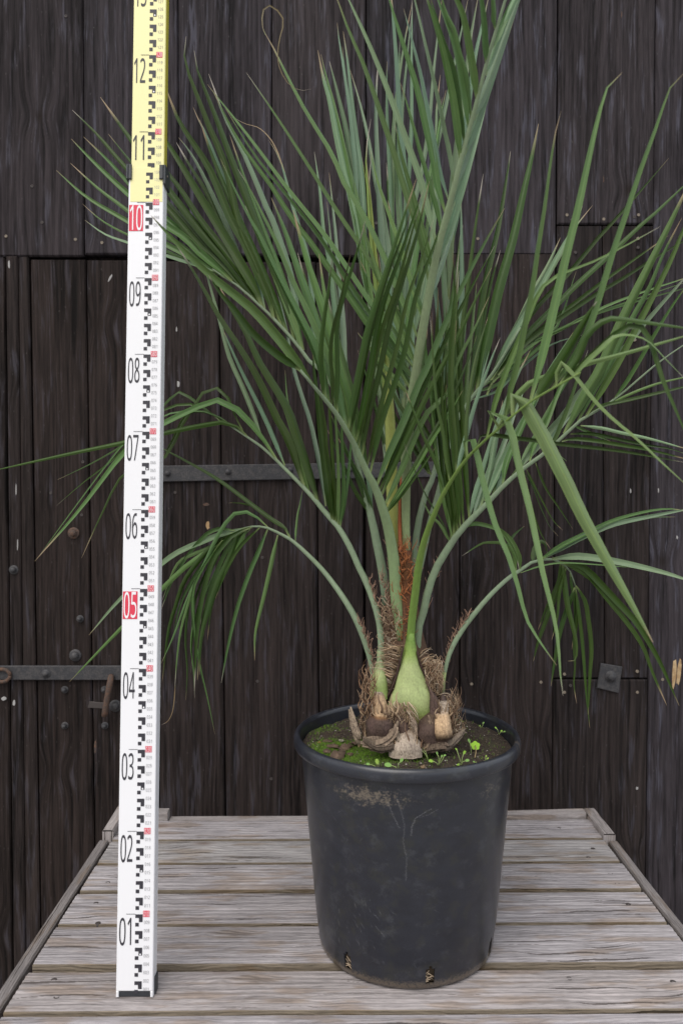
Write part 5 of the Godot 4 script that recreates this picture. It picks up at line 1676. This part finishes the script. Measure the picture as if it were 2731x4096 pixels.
func make_base(palm: Node3D) -> void:
	var dark := Color(0.112, 0.074, 0.060)    # the purplish dead skin of the leaf bases
	var brown := Color(0.105, 0.070, 0.046)
	var cream := Color(0.62, 0.44, 0.27)
	var pale := Color(0.50, 0.42, 0.34)
	var g1 := Color(0.33, 0.44, 0.14)
	var g2 := Color(0.42, 0.51, 0.22)
	# the swollen stem under the leaf bases
	loft("trunk", palm, [
		[1480, 1820, 3040, 1.085, 0.050, brown], [1440, 1835, 2975, 1.095, 0.063, brown], [1448, 1822, 2900, 1.095, 0.062, brown], [1480, 1795, 2820, 1.100, 0.053, brown],
		[1500, 1760, 2740, 1.105, 0.044, brown], [1520, 1715, 2640, 1.105, 0.034, brown], [1535, 1690, 2520, 1.105, 0.026, Color(0.14, 0.08, 0.05)], [1550, 1665, 2400, 1.110, 0.020, Color(0.16, 0.085, 0.05)],
		[1560, 1645, 2280, 1.110, 0.014, Color(0.15, 0.08, 0.045)], [1575, 1630, 2190, 1.110, 0.008, Color(0.13, 0.07, 0.04)]], mat.husk, 0.0035)
	# sheath of the front frond, flaring over the stem
	loft("leaf_base", palm, [
		[1535, 1765, 2900, 1.047, 0.010, Color(0.32, 0.30, 0.11)], [1538, 1763, 2872, 1.046, 0.010, Color(0.34, 0.35, 0.12)], [1542, 1757, 2846, 1.045, 0.011, g1], [1551, 1747, 2818, 1.044, 0.011, g2], [1562, 1734, 2785, 1.045, 0.012, g2], [1576, 1716, 2755, 1.049, 0.012, g2], [1588, 1698, 2710, 1.053, 0.012, g2],
		[1602, 1677, 2660, 1.058, 0.012, g2], [1613, 1667, 2610, 1.062, 0.012, Color(0.33, 0.47, 0.12)], [1624, 1659, 2560, 1.062, 0.010, grn_of()], [1628, 1657, 2530, 1.062, 0.009, grn_of()]], mat.sheath, 0.001)
	# dark rims of that sheath
	for e in [[[1612, 2590], [1598, 2650], [1583, 2708], [1564, 2757], [1548, 2790]], [[1668, 2606], [1681, 2660], [1703, 2707], [1727, 2757], [1747, 2816]]]:
		var path := []
		for q in e:
			path.append(at(q[0], q[1], 1.055))
		var st := start()
		path = smooth_path(path, 12)
		tube(st, path, range(13).map(func(k): return Vector2(0.0012 + 0.0008 * k / 12.0, 0.0025)), range(13).map(func(_k): return Color(0.075, 0.045, 0.036)), 6)
		part("sheath_rim", finish(st), mat.husk, palm)
	# torn brown skin along its lower right edge
	loft("leaf_scale", palm, [
		[1720, 1766, 2875, 1.030, 0.007, dark], [1722, 1758, 2830, 1.031, 0.007, dark], [1720, 1746, 2790, 1.035, 0.006, dark], [1712, 1728, 2760, 1.042, 0.004, dark], [1700, 1708, 2725, 1.050, 0.003, dark]], mat.husk, 0.004)
	# the ragged orange-brown wrap round the spear
	loft("husk", palm, [
		[1572, 1655, 2600, 1.078, 0.014, brown], [1580, 1652, 2480, 1.080, 0.013, Color(0.17, 0.085, 0.045)], [1590, 1650, 2360, 1.080, 0.012, Color(0.18, 0.075, 0.035)], [1592, 1646, 2270, 1.080, 0.012, Color(0.17, 0.075, 0.03)], [1588, 1648, 2200, 1.080, 0.013, Color(0.15, 0.06, 0.03)]], mat.husk, 0.003)
	loft("spear_margin", palm, [
		[1594, 1606, 2210, 1.074, 0.004, Color(0.36, 0.10, 0.03)], [1590, 1606, 2100, 1.076, 0.004, Color(0.36, 0.10, 0.03)], [1594, 1608, 1980, 1.078, 0.004, Color(0.32, 0.09, 0.03)], [1602, 1612, 1880, 1.080, 0.003, Color(0.30, 0.08, 0.02)]], mat.stalk)
	# base of the left frond
	loft("leaf_base", palm, [
		[1478, 1552, 2790, 1.060, 0.016, g1], [1480, 1550, 2745, 1.062, 0.016, g1], [1494, 1546, 2690, 1.070, 0.013, g2], [1506, 1543, 2640, 1.078, 0.010, wax_of()], [1507, 1541, 2600, 1.082, 0.009, wax_of()]], mat.sheath)
	# base of the right low frond
	loft("leaf_base", palm, [
		[1740, 1790, 2825, 1.062, 0.012, dark], [1752, 1778, 2770, 1.068, 0.010, dark], [1760, 1779, 2730, 1.074, 0.008, g1], [1766, 1784, 2690, 1.080, 0.007, g2]], mat.sheath)
	# three cut stubs, pale where the knife went
	var s := loft("cut_leaf_base", palm, [
		[1480, 1566, 2958, 1.030, 0.010, dark], [1462, 1576, 2920, 1.030, 0.022, dark], [1462, 1580, 2885, 1.034, 0.027, dark], [1476, 1570, 2862, 1.036, 0.026, dark], [1487, 1556, 2853, 1.036, 0.022, Color(0.24, 0.13, 0.06)],
		[1491, 1549, 2843, 1.037, 0.020, cream], [1494, 1545, 2810, 1.040, 0.014, cream], [1496, 1535, 2780, 1.044, 0.009, Color(0.56, 0.40, 0.26)], [1500, 1527, 2766, 1.048, 0.005, pale]], mat.husk, 0.0035)
	s.set_meta("label", "cut leaf base with cream wedge above a dark brown bulge")
	s = loft("cut_leaf_base", palm, [
		[1700, 1795, 2962, 1.030, 0.012, dark], [1712, 1806, 2940, 1.026, 0.020, brown], [1722, 1802, 2915, 1.024, 0.024, cream], [1722, 1800, 2880, 1.028, 0.024, cream], [1730, 1795, 2850, 1.034, 0.018, cream], [1742, 1793, 2830, 1.042, 0.012, pale], [1762, 1797, 2805, 1.052, 0.006, pale]], mat.husk, 0.0035)
	s.set_meta("label", "cut leaf base with a broad orange tan face")
	loft("leaf_scale", palm, [
		[1680, 1760, 2975, 1.026, 0.010, dark], [1664, 1742, 2930, 1.022, 0.022, dark], [1678, 1745, 2890, 1.028, 0.024, dark], [1712, 1750, 2850, 1.036, 0.014, brown], [1735, 1755, 2835, 1.044, 0.006, brown]], mat.husk, 0.003)
	s = loft("cut_leaf_base", palm, [
		[1552, 1688, 3024, 1.016, 0.012, pale], [1552, 1690, 3000, 1.014, 0.014, pale], [1568, 1682, 2970, 1.016, 0.013, pale], [1586, 1664, 2938, 1.020, 0.011, pale], [1598, 1652, 2914, 1.026, 0.008, Color(0.40, 0.31, 0.23)], [1610, 1640, 2898, 1.032, 0.003, Color(0.34, 0.25, 0.18)]], mat.husk, 0.0035)
	s.set_meta("label", "lowest cut leaf base, bleached and split")
	loft("leaf_scale", palm, [
		[1588, 1640, 2935, 1.026, 0.008, dark], [1570, 1638, 2895, 1.030, 0.018, dark], [1568, 1620, 2862, 1.036, 0.016, dark], [1575, 1600, 2838, 1.042, 0.008, brown]], mat.husk, 0.003)
	# dried scales curling out at the sides and front
	for q in [
		[[[1438, 2965], [1422, 2920], [1412, 2880], [1404, 2848], [1402, 2836]], [0.006, 0.008, 0.007, 0.005, 0.002], 1.030, Color(0.44, 0.35, 0.26)],
		[[[1448, 2968], [1500, 2970], [1545, 2955], [1578, 2925], [1588, 2895]], [0.004, 0.008, 0.009, 0.007, 0.003], 1.010, Color(0.34, 0.26, 0.19)],
		[[[1745, 2990], [1790, 2985], [1822, 2962], [1848, 2936], [1860, 2925]], [0.005, 0.008, 0.008, 0.006, 0.001], 1.020, Color(0.25, 0.205, 0.16)],
		[[[1690, 3000], [1720, 2990], [1770, 2985], [1790, 2995]], [0.006, 0.010, 0.008, 0.003], 1.012, Color(0.22, 0.165, 0.12)],
		[[[1645, 2975], [1660, 2930], [1655, 2895], [1640, 2880]], [0.004, 0.006, 0.005, 0.002], 1.014, Color(0.36, 0.28, 0.21)],
		[[[1702, 2985], [1716, 2940], [1722, 2900], [1712, 2870]], [0.003, 0.005, 0.004, 0.002], 1.012, Color(0.30, 0.22, 0.155)],
		[[[1570, 2985], [1510, 2990], [1462, 2965], [1450, 2955]], [0.004, 0.007, 0.006, 0.003], 1.008, Color(0.15, 0.115, 0.085)]]:
		var widths: Array = q[1]
		var col: Color = q[3]
		for strip in 3:
			var path := []
			var shift := Vector3(rng.randf_range(-0.002, 0.002), (strip - 1) * 0.0035, rng.randf_range(-0.003, 0.003))
			for e in q[0]:
				path.append(at(e[0], e[1], q[2]) + shift)
			var n := 10
			path = smooth_path(path, n)
			var st := start()
			var tone := col * rng.randf_range(0.7, 1.25)
			var cut := rng.randf_range(0.0, 0.2)
			tube(st, path, range(n + 1).map(func(k):
				var t := float(k) / n * (widths.size() - 1)
				var i := mini(int(t), widths.size() - 2)
				var w: float = lerpf(widths[i], widths[i + 1], t - i) * (0.55 + 0.25 * n2(k * 33.0, strip * 50.0, q[2] * 9000.0)) * (1.0 - cut * k / n)
				return Vector2(w, maxf(w * 0.10, 0.0005))), range(n + 1).map(func(k): return tone * (1.0 + 0.4 * n2(k * 60.0, q[2] * 4000.0, 930.0))), 8, Vector3(rng.randf_range(-0.3, 0.5), rng.randf_range(0.2, 0.9), 1.0))
			part("dry_scale", finish(st), mat.husk, palm)
	# fibres: combed from the sheath rims, tangled between the stalks, frayed along the lower stalks
	var st := start()
	for k in 80:   # left of the front sheath, combed towards the left stalk
		var t := k / 79.0
		var a := at(lerpf(1608, 1545, pow(t, 1.4)), lerpf(2590, 2778, t), 1.062)
		strand(st, a, a + Vector3(-rng.randf_range(0.018, 0.034), rng.randf_range(-0.004, 0.010), rng.randf_range(-0.018, 0.0)), Vector3(0, 0.004, 0.004), 0.0007, husk_tone())
	for k in 70:   # right of it
		var t := k / 69.0
		var a := at(lerpf(1674, 1742, pow(t, 1.3)), lerpf(2625, 2800, t), 1.062)
		strand(st, a, a + Vector3(rng.randf_range(0.012, 0.026), rng.randf_range(-0.004, 0.014), rng.randf_range(-0.016, 0.0)), Vector3(0, 0.004, 0.004), 0.0007, husk_tone())
	for k in 200:  # the tangle at the right
		var a := at(rng.randf_range(1700, 1768), rng.randf_range(2640, 2790), 1.072 - rng.randf() * 0.02)
		var b := at(rng.randf_range(1700, 1772), rng.randf_range(2635, 2780), 1.066 - rng.randf() * 0.03)
		strand(st, a, b, Vector3(rng.randf_range(-0.004, 0.004), rng.randf_range(0.0, 0.008), 0.003), 0.0007, husk_tone())
	for k in 260:  # between the left stalk and the front sheath, up to the spear
		var a := at(rng.randf_range(1530, 1600), rng.randf_range(2420, 2770), 1.084 - rng.randf() * 0.02)
		var b := a + Vector3(rng.randf_range(-0.014, 0.014), rng.randf_range(-0.006, 0.022), rng.randf_range(-0.004, 0.012))
		strand(st, a, b, Vector3(rng.randf_range(-0.003, 0.003), 0.003, 0.003), 0.0006, husk_tone())
	for k in 190:  # red-brown fibre round the spear
		var a := at(rng.randf_range(1582, 1656), rng.randf_range(2190, 2560), 1.078 - rng.randf() * 0.014)
		var b := a + Vector3(rng.randf_range(-0.010, 0.010), rng.randf_range(0.0, 0.020), rng.randf_range(-0.004, 0.006))
		strand(st, a, b, Vector3(rng.randf_range(-0.003, 0.003), 0.0, 0.002), 0.0008, Color(0.33, 0.12, 0.045) * rng.randf_range(0.5, 1.3))
	for k in 110:  # left flank, curling out
		var a := at(rng.randf_range(1450, 1500), rng.randf_range(2720, 2950), 1.050 - rng.randf() * 0.02)
		var b := a + Vector3(rng.randf_range(-0.008, 0.008), rng.randf_range(0.008, 0.030), rng.randf_range(-0.004, 0.012))
		strand(st, a, b, Vector3(rng.randf_range(-0.005, 0.002), 0.0, 0.004), 0.0006, husk_tone() * Color(0.85, 0.75, 0.7))
	for k in 80:   # right flank
		var a := at(rng.randf_range(1790, 1822), rng.randf_range(2800, 2960), 1.052 - rng.randf() * 0.02)
		var b := a + Vector3(rng.randf_range(-0.006, 0.012), rng.randf_range(0.006, 0.030), rng.randf_range(-0.004, 0.010))
		strand(st, a, b, Vector3(rng.randf_range(0.0, 0.006), 0.0, 0.003), 0.0006, husk_tone() * 0.8)
	for k in 150:   # over the cut stubs
		var a := at(rng.randf_range(1545, 1640), rng.randf_range(2800, 2900), 1.036 - rng.randf() * 0.012)
		var b := a + Vector3(rng.randf_range(-0.006, 0.016), rng.randf_range(-0.035, -0.008), rng.randf_range(0.0, 0.008))
		strand(st, a, b, Vector3(rng.randf_range(-0.004, 0.008), 0.0, 0.004), 0.0007, husk_tone())
	for k in 70:   # litter round the foot
		var ang := rng.randf_range(-1.9, 1.9)
		var a := foot_point(ang, 0.062 + rng.randf() * 0.01, rng.randf_range(0.004, 0.03))
		var b := foot_point(ang + rng.randf_range(-0.35, 0.35), 0.066 + rng.randf() * 0.012, rng.randf_range(0.006, 0.045))
		strand(st, a, b, Vector3(0, 0.002, 0.003), 0.0007, husk_tone() * 0.8)
	for k in 130:  # strips of husk lying up the front of the bulb
		var x := rng.randf_range(1440, 1830)
		var y := rng.randf_range(2850, 3005)
		if x > 1595 and x < 1745 and y < 2965:
			continue
		var bulge := sqrt(maxf(0.0, 1.0 - pow((x - 1635.0) / 205.0, 2.0)))
		var d := 1.085 - 0.075 * bulge - 0.004
		var a := at(x, y, d)
		var b := at(x + rng.randf_range(-22, 22), y - rng.randf_range(30, 95), d + rng.randf_range(0.004, 0.018))
		strand(st, a, b, Vector3(rng.randf_range(-0.003, 0.003), 0.0, rng.randf_range(0.001, 0.004)), rng.randf_range(0.0008, 0.0018), husk_tone() * rng.randf_range(0.6, 1.15))
	# frayed edges of the lower stalks: pairs of polylines in the photograph, [points, distance, direction]
	for e in [[[1542, 2600], [1530, 2500], [1510, 2420], [1478, 2330]], [[1440, 2490], [1468, 2560], [1488, 2620], [1500, 2700]], [[1705, 2440], [1715, 2370], [1740, 2300], [1760, 2240]], [[1775, 2680], [1800, 2580], [1840, 2510], [1880, 2450]], [[1582, 2420], [1575, 2330], [1560, 2250], [1545, 2100]], [[1690, 2200], [1672, 2260], [1660, 2340], [1648, 2420]], [[1555, 2560], [1560, 2480], [1548, 2410], [1530, 2300]]]:
		var path := []
		for q in e:
			path.append(at(q[0], q[1], 1.092))
		path = smooth_path(path, 26)
		for k in 27:
			for j in 2:
				var a: Vector3 = path[k] + Vector3(rng.randf_range(-0.002, 0.002), 0, rng.randf_range(0, 0.004))
				var b := a + Vector3(rng.randf_range(-0.008, 0.008), rng.randf_range(0.004, 0.016), rng.randf_range(-0.001, 0.005))
				strand(st, a, b, Vector3.ZERO, 0.0008, Color(0.27, 0.17, 0.12) * rng.randf_range(0.6, 1.5))
	var o := part("fibre", finish(st), mat.fibre, palm)
	o.set_meta("kind", "stuff")

func foot_point(a: float, r: float, y: float) -> Vector3:
	return POT + Vector3(0.008 + sin(a) * r, SOIL + y, cos(a) * r * 0.9)

func grn_of() -> Color:
	return Color(0.21, 0.35, 0.075)

func wax_of() -> Color:
	return Color(0.32, 0.41, 0.22)

# ---------------------------------------------------------------- weeds in the pot
func make_seedlings() -> void:
	var fresh := [Color(0.24, 0.42, 0.06), Color(0.34, 0.50, 0.10), Color(0.20, 0.36, 0.10)]
	# [foot px, foot py, [leaf px, leaf py, leaf size px] ...]
	var spots := [
		[1712, 3042, [1678, 2980, 14], [1682, 2998, 7], [1698, 2996, 7]],
		[1752, 3062, [1728, 3046, 16], [1748, 3017, 11], [1764, 3028, 9], [1775, 3024, 9]],
		[1845, 3060, [1854, 3015, 14], [1826, 3000, 9], [1862, 3044, 15], [1836, 3060, 10]],
		[1884, 3018, [1877, 2968, 14]],
		[1940, 3048, [1942, 3028, 8], [1948, 3036, 7], [1944, 3046, 13]],
		[1994, 2938, [1984, 2914, 9], [2002, 2926, 8], [2014, 2928, 8]],
		[1922, 2912, [1930, 2894, 8], [1920, 2905, 6]],
		[1832, 2958, [1832, 2950, 10]],
		[1842, 2895, [1842, 2884, 6], [1848, 2888, 6]],
		[1512, 3072, [1510, 3054, 20], [1476, 3058, 13]],
		[1592, 3080, [1560, 3062, 24], [1602, 3046, 16]],
		[1900, 3056, [1897, 3050, 8]],
	]
	var told := ["pale green seedling with one oval leaf touching the lowest cut leaf base", "spreading seedling with four small leaves on thin stems beside the lowest cut base", "seedling with four rounded leaves next to the bare stalked lobed one", "tall single leaved seedling right behind the lobed leaf", "small yellow green seedling close to the front rim beyond the lobed leaf", "three leaved seedling against the pot wall away from the palm", "thin seedling with two narrow leaves behind the palm base by the pot wall", "single leaf seedling at the tip of the dry brown scale", "grassy seedling tuft behind the palm base", "seedling with two broad leaves in the bright moss at the rim", "seedling with a long curved leaf and an upright leaf at the front rim", "smallest one leaved seedling between the lobed leaf and the rim"]
	for k in spots.size():
		weed(spots[k], told[k], fresh, "weed seedlings in the pot")
	# the largest: a round lobed leaf on a bare stalk
	var big := thing("seedling", "largest weed seedling, round five lobed bright green leaf on a bare stalk", "seedling", on_level(1898, 3030, TOP + SOIL))
	var st := start()
	var top := at(1900, 2982, 1.052)
	tube(st, smooth_path([big.position, big.position.lerp(top, 0.5) + Vector3(0.001, 0, 0.001), top], 5), range(6).map(func(_k): return Vector2(0.0007, 0.0007)), range(6).map(func(_k): return Color(0.30, 0.22, 0.12)), 5)
	part("stem", finish(st), mat.fibre, big)
	st = start()
	var n := 30
	for i in n:
		var tri := [top]
		for q in [i, i + 1]:
			var a: float = TAU * q / n
			var r: float = 0.0064 * (0.80 + 0.22 * absf(cos(a * 2.5)))
			tri.append(top + Vector3(sin(a) * r, cos(a) * r * 0.75, -cos(a) * r * 0.6))
		for v in tri:
			st.set_color(Color(0.27, 0.48, 0.05))
			st.add_vertex(v)
	part("leaf", finish(st), mat.fibre, big)

func weed(s: Array, label: String, fresh: Array, group: String) -> void:
	var root := on_level(s[0], s[1], TOP + SOIL)
	var o := thing("seedling", label, "seedling", root, group)
	for k in range(2, s.size()):
		var l: Array = s[k]
		var tip := at(l[0], l[1], -root.z + rng.randf_range(-0.004, 0.003))
		var st := start()
		tube(st, smooth_path([root, root.lerp(tip, 0.5) + Vector3(rng.randf_range(-0.002, 0.002), 0.002, 0.001), tip], 4), range(5).map(func(_k): return Vector2(0.0005, 0.0005)), range(5).map(func(_k): return Color(0.28, 0.36, 0.13)), 5)
		part("stem", finish(st), mat.fibre, o)
		st = start()
		var r: float = l[2] * -root.z / FOCAL * 0.62
		var dir := (tip - root)
		dir = Vector3(dir.x, dir.y * 0.3, 0.0).normalized() if Vector2(dir.x, dir.y).length() > 0.0005 else Vector3.RIGHT
		var side := dir.cross(Vector3(0.1, 0.6, 0.8)).normalized()
		var c: Color = fresh[rng.randi() % fresh.size()]
		var rim := []
		for i in 11:
			var a := TAU * i / 10.0
			rim.append(tip + dir * (cos(a) * r + r * 0.6) + side * sin(a) * r * 0.62 + Vector3(0, 0.0006 * absf(sin(a)), 0))
		for i in 10:
			for p in [tip + dir * r * 0.6, rim[i], rim[i + 1]]:
				st.set_color(c)
				st.add_vertex(p)
		part("leaf", finish(st), mat.fibre, o)
